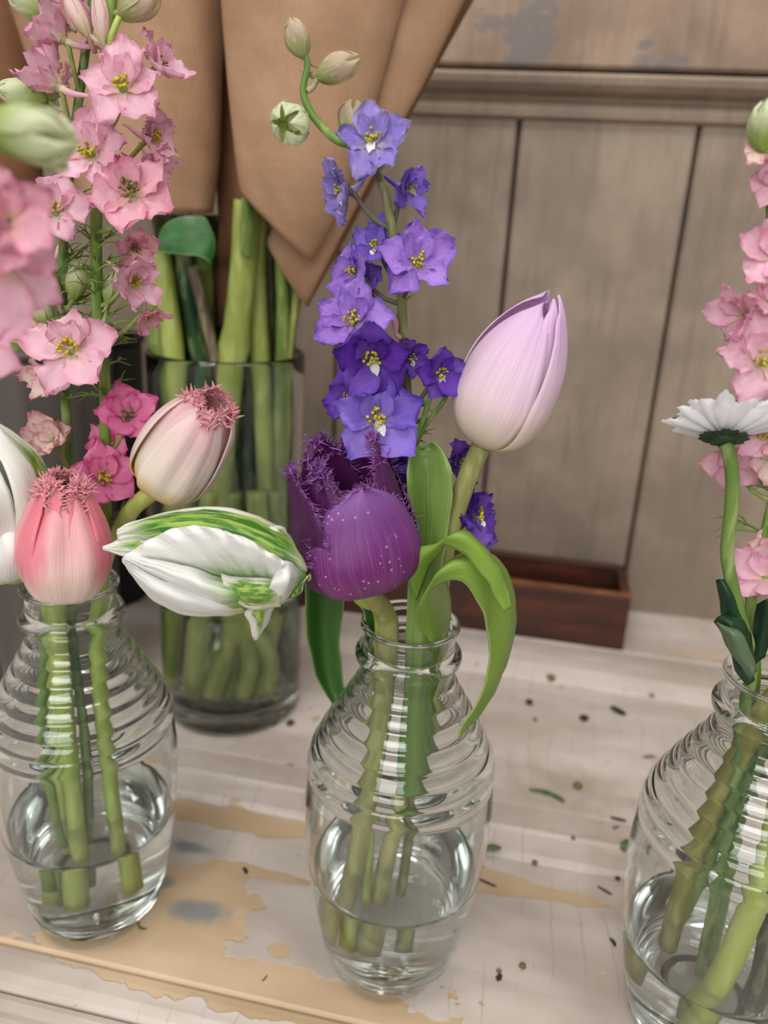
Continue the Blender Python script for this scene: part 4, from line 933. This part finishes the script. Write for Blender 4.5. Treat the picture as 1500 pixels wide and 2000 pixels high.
def parrot_edge():
    Y = YL - .022
    P = Path([vp(LB, -.012, -.003, .02), vp(LB, -.010, -.006, .09), vp(LB, -.006, -.007, .160), vp(LB, -.008, -.0085, .178), atY(60, 1120, YL - .02), atY(20, 1125, Y), atY(0, 1118, Y)], 40)
    r = thing('parrot_tulip', P.p[0], 'white parrot tulip with green streaks, cut by the edge behind the pink fringed tulip', 'flower')
    stem_part(r, P, .0030, .0034, MSTEMY)
    a = atY(-8, 1118, Y); b = atY(-50, 840, Y - .002); ax, ex, ey = axis_frame(a, b); L = (b - a).length; R = 98 / FPX * (a - CAM).dot(F)
    PF = [(0, .2), (.06, .66), (.16, .92), (.35, 1.1), (.55, 1.12), (.75, .95), (.9, .6), (1, .28)]
    for k, (ph, l, rr, hw) in enumerate(((70, 1.06, 1.06, .85), (-20, .9, 1.02, .85), (160, 1.0, 1.0, 1.0), (-110, 1, 1, 1), (25, .55, 1.12, .7))):
        mb, pts = tulip_petal(a, ex, ey, ax, math.radians(ph), L * l, R * rr, PF, hw, WCLOSED, 130 + k, nu=21, nv=26, wav=.10, crease=.05)
        thicken(part('petal', mb.mesh('petal'), (MPG2, MPG2, MWP2, MWP2, MWP2)[k], r), .0005)
parrot_edge()
# ------------------------------------------------------------------ cylinder vase and paper-wrapped bouquets
ZP = .0022
CB = ground(455, 1362, ZP); YC = CB.y
CH = zat(CB, 443, 683); CR = 153 / FPX * ((CB + V((0, 0, CH))) - CAM).dot(F)
def cylinder_vase():
    r = thing('cylinder_vase', CB, 'tall clear cylinder vase with thick green stems under brown paper bouquets', 'vase')
    R, t, b = CR, .0035, .012
    prof = [(.00002, .001), (R - .012, .0006), (R - .008, 0), (R - .003, 0), (R - .0006, .001), (R, .004)]
    prof += [(R, lerp(.004, CH - .002, i / 20)) for i in range(1, 21)] + [(R - .0006, CH - .0004), (R - t / 2, CH), (R - t + .0006, CH - .0004), (R - t, CH - .002)]
    prof += [(R - t, lerp(CH - .002, b + .006, i / 20)) for i in range(1, 21)] + [(R - t - .002, b + .001), (R - t - .008, b), (.00002, b - .0005)]
    link('glass_body', lathe(prof, 96).mesh('glass_body'), GLASS, r)
    wz = .085; wp = [(.00002, b - .0008), (R - t - .0078, b - .0003), (R - t - .0017, b + .0008), (R - t + .0004, b + .006)] + [(R - t + .0004, lerp(b + .006, wz, i / 10)) for i in range(1, 11)] + [(R - t - .002, wz - .0006), (.00002, wz - .0006)]
    link('water', lathe(wp, 96).mesh('water'), WATER, r)
cylinder_vase()
def kraft(name, c1, c2):
    n = NT(name); o = n.obj(); a = n.noise(n.scale(o, 1, 1, .25), 900, 3, .7); b = n.noise(o, 22, 4, .6); c = n.noise(n.scale(o, 1, 1, 2.5), 18, 3)
    col = n.mix(n.smooth(b, .3, .7), c1, c2); col = n.mix(n.math('MULTIPLY', n.smooth(a, .5, .75), .25), col, srgb(140, 104, 76))
    h = n.math('ADD', n.math('MULTIPLY', a, .25), n.math('MULTIPLY', c, 1.0)); n.bump(h, .4, .003)
    return n.done(col, .62, .25, .10)
MKR = kraft('brown_kraft_paper', srgb(182, 146, 116), srgb(170, 134, 104)); MKR2 = kraft('brown_kraft_paper_shaded', srgb(140, 98, 70), srgb(124, 84, 60))  # second kraft is a darker copy with shade put into its colour
def cone(root, rings, Y, m, name='paper_wrap', n=56, depth=.42, sq=1.0, wr=.0012, seed=0, a0=0.0, a1=2 * math.pi):
    """rings bottom to top: ((xl,yl),(xr,yr)[,dY]); a paper tube with elliptical section"""
    pts = []; L = [atY(k[0][0], k[0][1], Y + (k[2] if len(k) > 2 else 0)) for k in rings]; R_ = [atY(k[1][0], k[1][1], Y + (k[2] if len(k) > 2 else 0)) for k in rings]
    N = 40
    for i in range(N):
        t = i / (N - 1); l = cr(L, t); r = cr(R_, t); c = (l + r) / 2; h = (r - l) / 2; hl = h.length; row = []
        for j in range(n):
            a = lerp(a0, a1, j / (n - 1)); p = c + h * math.cos(a) - V((0, 1, .0)) * hl * depth * 2 * math.sin(a) * .8
            p += V((0, -1, 0)) * wr * 2.4 * noise.noise(V((p.x * 30 + seed, p.z * 14, seed))) + V((0, -1, 0)) * wr * noise.noise(V((p.x * 90, p.z * 50 + p.x * 40, seed)))
            row.append(p)
        pts.append(row)
    mb = MB(); mb.grid(pts); o = part(name, mb.mesh(name), m, root); return thicken(o, .0004)
def clampcyl(p, R=.036):
    d = V((p.x - CB.x, p.y - CB.y, 0))
    if p.z < CH + .01 and d.length > R: d = d.normalized() * R; p = V((CB.x + d.x, CB.y + d.y, p.z))
    return V((p.x, p.y, max(p.z, ZP + .018)))
def vstem(root, pix, dy, r0, m, r1=None, node=None):
    pts = [clampcyl(atY(x, y, YC + dy), CR - .006 - r0) for x, y in pix]; P = Path(pts, 30); r1 = r1 or r0; mb = MB()
    mb.tube(P.p, lambda i: lerp(r0, r1, i / 29) * (1 + (.22 if node and i in node else 0)), 12); part('stem', mb.mesh('stem'), m, root); return P
MSG = stem_mat('thick_lime_stem', srgb(168, 180, 92), srgb(146, 162, 76)); MSD = stem_mat('deep_green_stem', srgb(40, 84, 36), srgb(28, 62, 30)); MTW = stem_mat('brown_twig', srgb(122, 104, 90), srgb(98, 82, 70)); MSO = stem_mat('olive_green_stem', srgb(120, 144, 64), srgb(96, 122, 52))
def bouquets():
    a = CB + V((0, 0, .02))
    r = thing('wrapped_bouquet', a, 'brown paper bouquet cone nearest the middle larkspur, its point hanging over lime stems', 'bouquet')
    cone(r, [((470, 374), (607, 508)), ((459, 300), (652, 428)), ((448, 200), (704, 300)), ((438, 80), (748, 150)), ((432, -20), (790, 0)), ((424, -160), (850, -160))], YC - .030, MKR, seed=1, depth=.34, wr=.0016)
    cone(r, [((520, 470), (598, 596)), ((560, 400), (664, 466)), ((620, 290), (740, 320)), ((680, 150), (830, 160)), ((720, 0), (908, 0)), ((760, -160), (1000, -160))], YC - .012, MKR, 'paper_flap', seed=5, depth=.30)
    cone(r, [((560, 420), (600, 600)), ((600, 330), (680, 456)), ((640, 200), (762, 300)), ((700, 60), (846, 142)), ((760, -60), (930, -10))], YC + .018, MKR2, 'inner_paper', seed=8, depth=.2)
    vstem(r, [(484, 392), (476, 520), (455, 700), (436, 860), (425, 1000), (405, 1180), (392, 1330)], -.020, .0075, MSG, .0072, (9,))
    vstem(r, [(500, 400), (500, 560), (512, 760), (520, 900), (530, 1060), (520, 1200), (475, 1380)], -.010, .0062, MSG, .0066, (17,))
    vstem(r, [(585, 500), (580, 700), (565, 900), (555, 1100), (545, 1290)], -.006, .0055, MSD)
    vstem(r, [(560, 480), (556, 700), (548, 900), (540, 1100)], .006, .007, MSD)
    vstem(r, [(548, 470), (552, 640), (545, 800), (548, 1000), (560, 1200)], -.016, .0036, MSO)
    vstem(r, [(525, 440), (528, 600), (524, 800), (500, 1000), (480, 1300)], .002, .0020, MTW)
    vstem(r, [(590, 520), (572, 620), (560, 760), (552, 900), (500, 1330)], -.012, .0022, MSG)
    for k, px in enumerate((510, 536, 566)): vstem(r, [(px, 430), (px + 4, 700), (px - 6, 1000), (px - 40, 1300)], .018, .0055, MSD)
    mb = patch([[(478, 374, 0), (479, 370, 0), (480, 374, 0)], [(470, 398, 0), (480, 392, -.004), (492, 400, 0)], [(468, 440, 0), (482, 430, -.004), (500, 445, 0)], [(470, 500, 0), (484, 500, -.002), (496, 500, 0)]], YC - .029, 8, 14)
    part('leaf_tip', mb.mesh('leaf_tip'), MSO, r)
    r = thing('wrapped_bouquet', a + V((-.01, 0, 0)), 'brown paper bouquet cone behind the pink larkspur with a green leaf below its hem', 'bouquet')
    cone(r, [((170, 410), (414, 417)), ((130, 310), (426, 310)), ((90, 200), (431, 200)), ((50, 90), (434, 90)), ((14, -10), (436, -10)), ((-40, -160), (438, -160))], YC - .010, MKR, seed=12, depth=.34, wr=.0022)
    vstem(r, [(305, 470), (322, 560), (340, 700), (348, 860), (352, 1000), (360, 1200), (345, 1340)], -.014, .0062, MSG)
    vstem(r, [(298, 470), (300, 600), (306, 760), (312, 900), (320, 1100), (335, 1330)], -.004, .0075, MSO)
    vstem(r, [(350, 460), (370, 600), (392, 700), (410, 850), (430, 1000), (450, 1200), (478, 1390)], -.004, .0062, MSD)
    vstem(r, [(375, 520), (396, 600), (425, 720), (440, 800), (450, 930), (470, 1100)], -.012, .0034, MTW)
    vstem(r, [(385, 430), (398, 560), (402, 700), (410, 900), (440, 1200)], .006, .006, MSO)
    for k, px in enumerate((318, 342, 366, 392, 415, 438, 462, 486)): vstem(r, [(px, 420), (px + 4, 700), (px + 6, 1000), (px + 30 - k * 10, 1320)], .020 + .005 * (k % 2), .0068, MSD)
    for k, px in enumerate((330, 372, 410, 455, 500, 540)): vstem(r, [(px, 960), (px, 1080), (470 - (px - 440) * .4, 1260), (455 - (px - 440) * .6, 1350 + 8 * (k % 2))], -.026 + .006 * (k % 2), .0058, MSO if k % 2 else MSG)
    rows = [[(300, 482, 0), (301, 486, 0), (303, 490, 0)], [(322, 440, .004), (326, 466, .001), (328, 494, .0)], [(350, 424, .006), (356, 462, .001), (356, 496, -.002)], [(380, 422, .006), (386, 462, .001), (384, 500, -.003)], [(405, 430, .005), (410, 466, .001), (404, 508, -.003)], [(420, 470, .001), (418, 494, 0), (412, 518, -.002)]]
    mb = patch(rows, YC - .030, 12, 22, .0006); n = 12
    part('leaf', mb.mesh('leaf'), leaf_mat('rose_leaf', srgb(26, 92, 22), srgb(36, 106, 30), srgb(56, 124, 44)), r)
    r = thing('wrapped_bouquet', a + V((.01, .02, 0)), 'crumpled brown paper strip seen in the dark gap between the bouquet cones', 'bouquet')
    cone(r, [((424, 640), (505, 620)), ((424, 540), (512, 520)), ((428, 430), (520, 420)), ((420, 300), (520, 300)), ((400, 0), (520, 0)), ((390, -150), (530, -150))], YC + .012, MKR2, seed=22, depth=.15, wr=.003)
bouquets()
# buckets behind the left vase
def bucket(name, xl, xr, ytop, ybase, Y, m, label, mr, zb=ZP):
    c = atY((xl + xr) / 2, ybase, Y); 
    B = V((atY((xl + xr) / 2, ybase, Y).x, Y, zb)); dep = (B - CAM).dot(F); Rr = (xr - xl) / 2 / FPX * ((V((B.x, Y, .15)) - CAM).dot(F)); h = atY((xl + xr) / 2, ytop, Y).z - zb
    r = thing(name, B, label, 'bucket')
    prof = [(.0001, 0), (Rr * .84, 0), (Rr * .86, .002)]
    for i in range(1, 25):
        t = i / 24; prof.append((lerp(Rr * .86, Rr, t), .002 + (h - .008) * t))
    prof += [(Rr * .98, h - .006)] + [(lerp(Rr * .98, Rr * .84, i / 8), lerp(h - .006, .006, i / 8)) for i in range(1, 9)] + [(.0001, .006)]
    n = 96; mb = MB(); rows = [[(rr * (1 + .006 * math.cos(k * 2 * math.pi / n * 24)) * math.cos(k * 2 * math.pi / n), rr * (1 + .006 * math.cos(k * 2 * math.pi / n * 24)) * math.sin(k * 2 * math.pi / n), z) for k in range(n)] for rr, z in prof]
    mb.grid(rows, True); link('bucket_body', mb.mesh('bucket_body'), m, r)
    mb = MB(); mb.grid([[((Rr + .003 * math.cos(b)) * math.cos(k * 2 * math.pi / n), (Rr + .003 * math.cos(b)) * math.sin(k * 2 * math.pi / n), h - .004 + .003 * math.sin(b)) for k in range(n)] for b in [j * 2 * math.pi / 10 for j in range(11)]], True)
    link('rolled_rim', mb.mesh('rolled_rim'), mr, r)
    return r, B, Rr, h
MGB = plain('dull_grey_metal', srgb(100, 94, 90), .55, .4, srgb(76, 70, 67), 30, 0, 0, (1, 1, .1)); MBK = plain('black_plastic', srgb(30, 28, 27), .5, .4, srgb(18, 17, 17), 40)
bucket('bucket', -110, 246, 655, 1130, YC, MGB, 'dull grey ribbed bucket behind the left vase, under the dark paper cone', MGB)
bucket('bucket', 140, 300, 650, 1080, YC + .135, MBK, 'black bucket in shade between the grey bucket and the cylinder vase', MBK, SH)
r = thing('wrapped_bouquet', atY(0, 700, YC), 'shaded brown paper cone at the top corner, standing in the grey bucket', 'bouquet')
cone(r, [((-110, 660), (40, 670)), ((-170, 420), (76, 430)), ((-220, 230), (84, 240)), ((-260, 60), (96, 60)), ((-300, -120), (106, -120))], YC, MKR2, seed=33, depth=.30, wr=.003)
mb = MB(); mb.tube([atY(40, 1120, YC), atY(0, 600, YC)], .012, 12); part('stem', mb.mesh('stem'), MSO, r)
# low glass dish whose rim shows left of the left vase neck
def glass_jar():
    B = ground(-45, 1405, .0045); R = .026
    r = thing('glass_jar', B, 'clear glass jar half hidden behind the left vase, cut by the edge', 'jar')
    prof = [(.00002, .0006), (R * .8, 0), (R * .95, .002)] + [(R, .008 + i * .006) for i in range(8)] + [(R - .0015, .0515), (R - .003, .050)] + [(R - .003, .046 - i * .006) for i in range(6)] + [(R * .85, .006), (.00002, .005)]
    link('glass_body', lathe(prof, 80).mesh('glass_body'), GLASS, r)
glass_jar()
# ------------------------------------------------------------------ plants of the right vase
YR = RB.y
def right_plants():
    B = RB
    P = Path([vp(B, .004, .006, .02), vp(B, .002, .006, .09), vp(B, -.006, .004, .16), atY(1474, 1290, YR), atY(1466, 1200, YR), atY(1476, 1100, YR + .002), atY(1500, 1020, YR + .004), atY(1518, 900, YR + .006), atY(1512, 700, YR + .006), atY(1506, 480, YR + .006), atY(1502, 260, YR + .006), atY(1504, 200, YR + .006)], 70)
    r = thing('larkspur', P.p[0], 'pale pink larkspur spike cut off by the edge above the white chrysanthemum', 'flower')
    stem_part(r, P, .0024, .0011, MSTEM)
    D = [(1506, 298, 44, -.002, (-.6, .3, .6), 'blush', .2, 1), (1512, 360, 44, .0, (-.4, -.3, .8), 'pink', .2, 1), (1512, 500, 66, -.006, (-.4, .1, .9), 'pink', .1, 1), (1452, 612, 58, -.004, (-.8, -.2, .3), 'pink', .2, 1), (1505, 590, 44, -.004, (-.1, .3, .9), 'pink', .2, 1),
         (1492, 705, 84, -.012, (-.25, .1, 1), 'pink', .3, 0), (1496, 850, 56, -.004, (-.4, .0, .8), 'pink', .1, 1), (1430, 905, 50, .004, (-.4, -.3, .8), 'pink', .4, 1), (1505, 890, 48, -.004, (-.2, -.4, .9), 'blush', .4, 1),
         (1494, 1125, 60, -.008, (-.5, .3, .6), 'pink', .2, 1), (1500, 1080, 40, .0, (-.2, .3, .6), 'blush', .2, 1)]
    for i, (px, py, rp, dy, f, kd, ro, fo) in enumerate(D):
        c = atY(px, py, YR + dy); R = rp / FPX * (c - CAM).dot(F)
        floret(r, c, camdir(*f), R, kd, 401 + i * 4, P.near(c, R + .003), ro, .2 if not fo else .5, True, False, 16 if i in (5, 6, 7) else 0, bool(fo))
    bud(r, atY(1496, 244, YR), camdir(-.1, 1, .3), .014, .009, MBUDG, 61, P.p[-1], open_=.3)
    for i, (px, py, n, L) in enumerate(((1505, 960, 9, .018), (1490, 1040, 6, .016), (1500, 920, 6, .014))): bracts(r, P.near(atY(px, py, YR)), n, L, 470 + i, None, .3)
    # chrysanthemum
    YF = YR - .012
    c = atY(1414, 866, YF)
    P = Path([vp(B, -.004, -.002, .0205), vp(B, -.006, -.002, .09), vp(B, -.012, -.004, .16), atY(1468, 1290, YF + .006), atY(1450, 1220, YF), atY(1432, 1150, YF), atY(1420, 1080, YF), atY(1428, 1000, YF), atY(1430, 930, YF), atY(1422, 880, YF), c], 60)
    r = thing('chrysanthemum', P.p[0], 'white chrysanthemum in profile on a hairy curved green stem', 'flower')
    stem_part(r, P, .0021, .0021, stem_mat('hairy_green_stem', srgb(112, 140, 66), srgb(92, 122, 58), .6))
    ax = camdir(.12, 1, -.22); ex, ey, en = basis(ax); R = 104 / FPX * (c - CAM).dot(F)
    mw = petal_mat('white_ray_petal', srgb(232, 232, 226), srgb(244, 244, 246), srgb(212, 214, 222), None, 0, .3, .35, .45, .03, .35)
    k = 0
    for ring, (n, ln, lift, h) in enumerate(((15, 1.08, .22, .0), (15, 1.0, .33, .03), (14, .9, .45, .05), (12, .7, .62, .07), (9, .5, .85, .08))):
        for i in range(n):
            a = 2 * math.pi * (i + .5 * (ring % 2)) / n + rnd.uniform(-.07, .07); d = ex * math.cos(a) + ey * math.sin(a); s = d.cross(en) * -1
            m = sepal(c + d * R * .08 + en * R * (.12 + h), s, d, en, R * ln * rnd.uniform(.9, 1.05), R * .36, lift + rnd.uniform(-.06, .06), rnd.uniform(.04, .14), k * 1.7, .02, .15, 7, 9); k += 1
            part('petal', m.mesh('petal'), mw, r)
    mb = MB(); mb.tube(curve([c - en * R * .02, c + en * R * .02, c + en * R * .10, c + en * R * .18], 6), [R * .08, R * .2, R * .28, R * .27, R * .22, R * .1], 14)
    md = plain('dark_green_calyx', srgb(46, 66, 36), .6, .3, srgb(30, 48, 28), 300); part('calyx', mb.mesh('calyx'), md, r)
    for i in range(14):
        a = 2 * math.pi * i / 14; d = ex * math.cos(a) + ey * math.sin(a); s = d.cross(en) * -1
        m = sepal(c + d * R * .12 - en * R * .01 * (i % 3), s, d, en, R * .36, R * .2, .25, .1, i, .04, .1, 5, 6); part('calyx_scale', m.mesh('calyx_scale'), md, r)
    # dark lobed leaves on that stem
    mld = leaf_mat('dark_lobed_leaf', srgb(22, 54, 34), srgb(30, 68, 40), srgb(44, 84, 50)); mlu = leaf_mat('grey_green_leaf_back', srgb(92, 118, 84), srgb(110, 134, 100), srgb(130, 150, 118))
    def lf(rows, m, nm='leaf'):
        mb = patch(rows, YF, 12, 20, .0004, 5); thicken(part(nm, mb.mesh(nm), m, r), .0004)
    lf([[(1466, 1310, 0), (1470, 1306, 0), (1474, 1300, 0)], [(1436, 1250, -.001), (1450, 1240, -.004), (1464, 1228, 0)], [(1412, 1208, 0), (1432, 1200, -.004), (1452, 1190, 0)], [(1406, 1170, .001), (1424, 1166, -.003), (1442, 1166, 0)], [(1399, 1132, .002), (1408, 1130, 0), (1426, 1136, .001)]], mld)
    lf([[(1468, 1322, -.003), (1472, 1316, -.003), (1478, 1310, -.002)], [(1424, 1268, -.004), (1446, 1262, -.008), (1464, 1250, -.004)], [(1408, 1232, -.003), (1430, 1222, -.008), (1452, 1212, -.004)], [(1394, 1212, -.002), (1404, 1204, -.004), (1424, 1198, -.002)]], mld)
    lf([[(1466, 1326, -.008), (1472, 1318, -.010), (1478, 1308, -.008)], [(1438, 1290, -.009), (1450, 1278, -.012), (1462, 1262, -.009)], [(1416, 1250, -.008), (1430, 1240, -.012), (1444, 1232, -.009)], [(1399, 1216, -.006), (1406, 1220, -.007), (1414, 1222, -.006)]], mlu)
    lf([[(1456, 1338, -.004), (1464, 1334, -.004), (1474, 1328, -.003)], [(1436, 1308, -.004), (1448, 1300, -.007), (1462, 1296, -.004)], [(1428, 1272, -.002), (1434, 1268, -.004), (1444, 1276, -.003)]], mld)
    lf([[(1474, 1300, .002), (1484, 1290, .002), (1494, 1284, .002)], [(1470, 1230, .004), (1492, 1220, .0), (1514, 1220, .004)], [(1478, 1180, .004), (1500, 1170, .0), (1524, 1180, .004)]], mld)
    # thick stems of flowers outside the frame
    def thick(pts, rad, m, label, name='flower_stem'):
        P = Path(pts, 40); o = link(name, MB().tube(P.p, lambda i: rad, 16).mesh(name), m); tag(o, label, 'stem')
    thick([vp(B, -.013, .012, .0205), vp(B, -.013, .008, .08), vp(B, -.009, -.001, .14), vp(B, -.004, -.0085, .172), vp(B, .020, -.014, .215)], .0042, stem_mat('olive_tulip_stem', srgb(150, 144, 66), srgb(132, 126, 56)), 'thick olive stem leaning against the right vase rim')
    thick([vp(B, -.012, -.018, .0205), vp(B, -.006, -.022, .06), vp(B, .002, -.018, .11), vp(B, .0065, -.006, .168), vp(B, .022, -.004, .23)], .0048, stem_mat('bright_lime_stem', srgb(190, 198, 106), srgb(170, 184, 84)), 'thickest lime green stem standing at the front inside the right vase')
    thick([vp(B, .014, -.014, .0205), vp(B, .013, -.016, .06), vp(B, .012, -.006, .12), vp(B, .0095, .002, .168), vp(B, .026, .004, .22)], .0050, stem_mat('blackish_stem', srgb(44, 58, 38), srgb(30, 42, 30)), 'blackish green stem inside the right vase, right of the lime one')
    thick([vp(B, -.014, .014, .0205), vp(B, -.006, .012, .07), vp(B, .004, .008, .13), vp(B, .010, .006, .17), vp(B, .03, .01, .23)], .0034, MSTEM, 'thin green stem at the back of the right vase')
right_plants()
# ------------------------------------------------------------------ scraps on the table
DC = {'brown': plain('dry_brown_scrap', srgb(84, 60, 44), .7, .2, srgb(52, 38, 32), 400), 'dark': plain('dark_scrap', srgb(62, 56, 50), .7, .2, srgb(36, 34, 32), 400), 'green': plain('green_scrap', srgb(104, 132, 70), .6, .3, srgb(74, 100, 56), 300, 0, .2),
      'olive': plain('olive_scrap', srgb(120, 106, 62), .6, .3, srgb(92, 80, 50), 300), 'grey': plain('grey_violet_scrap', srgb(104, 96, 110), .6, .3, srgb(120, 112, 110), 300)}
def ztop(p):
    v = p.dot(TV); return SH if v > vr2 else (.0022 if v > vs2 else (.0036 if v > vs0 else 0))
def scrap(px, py, L, Wd, ang, col, label, curl=.15, name='leaf_scrap'):
    g = ground(px, py); z = ztop(g); g = ground(px, py, z); dep = (g - CAM).dot(F); L = L / FPX * dep; Wd = Wd / FPX * dep
    a = math.radians(ang); q = random.Random(int(px * 3 + py)); d = V((math.cos(a), math.sin(a), 0)); s = V((-math.sin(a), math.cos(a), 0)); th = max(.0005, Wd * .3); rows = []
    for i in range(8):
        t = i / 7; w_ = Wd * .5 * (math.sin(math.pi * (.08 + .84 * t)) ** .7) * q.uniform(.8, 1.15); c = d * L * (t - .5) + s * curl * L * (1 - (2 * t - 1) ** 2)
        up = abs(2 * t - 1) ** 2 * L * .06
        rows.append([V((0, 0, th * .5 + up)) + c + s * w_ * math.cos(k * math.pi / 4) + V((0, 0, th * .5 * math.sin(k * math.pi / 4) * (1 if 0 < i < 7 else .3))) for k in range(8)])
    mb = MB(); mb.grid(rows, True); mb.face(list(reversed(range(8)))); mb.face([56 + k for k in range(8)])
    o = link(name, mb.mesh(name), DC[col]); o.location = g; tag(o, label, 'scrap'); return o
def crumb(px, py, S, col, label):
    g = ground(px, py); g = ground(px, py, ztop(g)); S = S / FPX * (g - CAM).dot(F) * .5
    bm = bmesh.new(); bmesh.ops.create_icosphere(bm, subdivisions=2, radius=1)
    for v in bm.verts: v.co *= 1 + .45 * noise.noise(v.co * 1.6 + V((px, py, 0))); v.co.z *= .6; v.co *= S
    lo = min(v.co.z for v in bm.verts)
    for v in bm.verts: v.co.z -= lo
    me = bpy.data.meshes.new('crumb'); bm.to_mesh(me); bm.free()
    for p in me.polygons: p.use_smooth = True
    o = link('crumb', me, DC[col]); o.location = g; tag(o, label, 'crumb'); return o
scrap(1207, 1391, 34, 17, -50, 'dark', 'largest dark brown scrap on the plank before the drawer box', .05)
scrap(1068, 1558, 70, 13, -25, 'green', 'long curved green leaf sliver lying between the middle and right vases', .18)
scrap(1208, 1602, 30, 9, -15, 'brown', 'short brown sliver just left of the right vase shoulder', .05)
scrap(1203, 1618, 16, 9, 30, 'grey', 'small grey scrap touching distance below the brown sliver, beside the right vase', .1)
scrap(1222, 1655, 34, 20, 60, 'green', 'green leaf bit poking out behind the left side of the right vase', .1)
scrap(958, 1660, 42, 17, 5, 'green', 'green leafy bit beside the right flank of the middle vase', .1)
scrap(950, 1725, 42, 6, -28, 'dark', 'thin dark splinter on bare wood right of the middle vase', .03)
scrap(939, 1694, 12, 10, 0, 'brown', 'dark red-brown speck above the thin splinter beside the middle vase', .03)
scrap(1181, 1741, 30, 7, -40, 'brown', 'narrow brown sliver on white paint left of the right vase', .05)
scrap(1196, 1842, 20, 9, -75, 'dark', 'small black curled scrap low down left of the right vase', .15)
scrap(975, 1911, 17, 12, 60, 'dark', 'black seed-like scrap on white paint near the front, right of the middle vase', .05)
crumb(1020, 1889, 13, 'olive', 'grey-brown crumb up and right of the black seed-like scrap')
crumb(974, 1898, 10, 'olive', 'tan crumb touching the black seed-like scrap')
scrap(278, 1809, 27, 5, -35, 'green', 'tiny green curl beside the foot of the left vase', -.2)
scrap(517, 1912, 16, 4, 60, 'olive', 'thin olive stalk bit on tan wood below the left of the middle vase', .0)
scrap(478, 1702, 18, 8, -60, 'dark', 'grey-green speck on white paint between the left and middle vases', .1)
scrap(562, 1498, 24, 8, 15, 'grey', 'grey shred on the plank left of the middle vase shoulder', .15)
crumb(1140, 1406, 17, 'dark', 'round dark crumb left of the largest dark scrap')
crumb(1076, 1329, 20, 'olive', 'olive crumb close under the back ridge')
crumb(1034, 1375, 15, 'dark', 'dark crumb right of the drooping leaf, nearer than the olive crumb')
crumb(930, 1304, 17, 'dark', 'dark crumb under the back ridge right of the vase neck')
crumb(1272, 1361, 12, 'grey', 'pale grey crumb under the ridge between the drawer and right vase')
scrap(1268, 1480, 24, 9, 10, 'grey', 'violet-grey petal shred left of the right vase neck', .1)
crumb(1128, 1538, 18, 'olive', 'olive brown crumb just above the long green sliver')
crumb(1045, 1407, 9, 'grey', 'faint tiny crumb below the dark crumb beside the drooping leaf')
crumb(567, 1415, 15, 'brown', 'brown crumb right of the cylinder vase foot')
crumb(535, 1415, 14, 'brown', 'reddish crumb touching the cylinder vase foot')
crumb(1119, 1640, 11, 'olive', 'tan crumb on the moulding below the long green sliver')
crumb(1044, 1688, 12, 'olive', 'olive crumb on bare streak right of the middle vase')
crumb(1206, 1718, 10, 'dark', 'dark crumb above the narrow brown sliver')
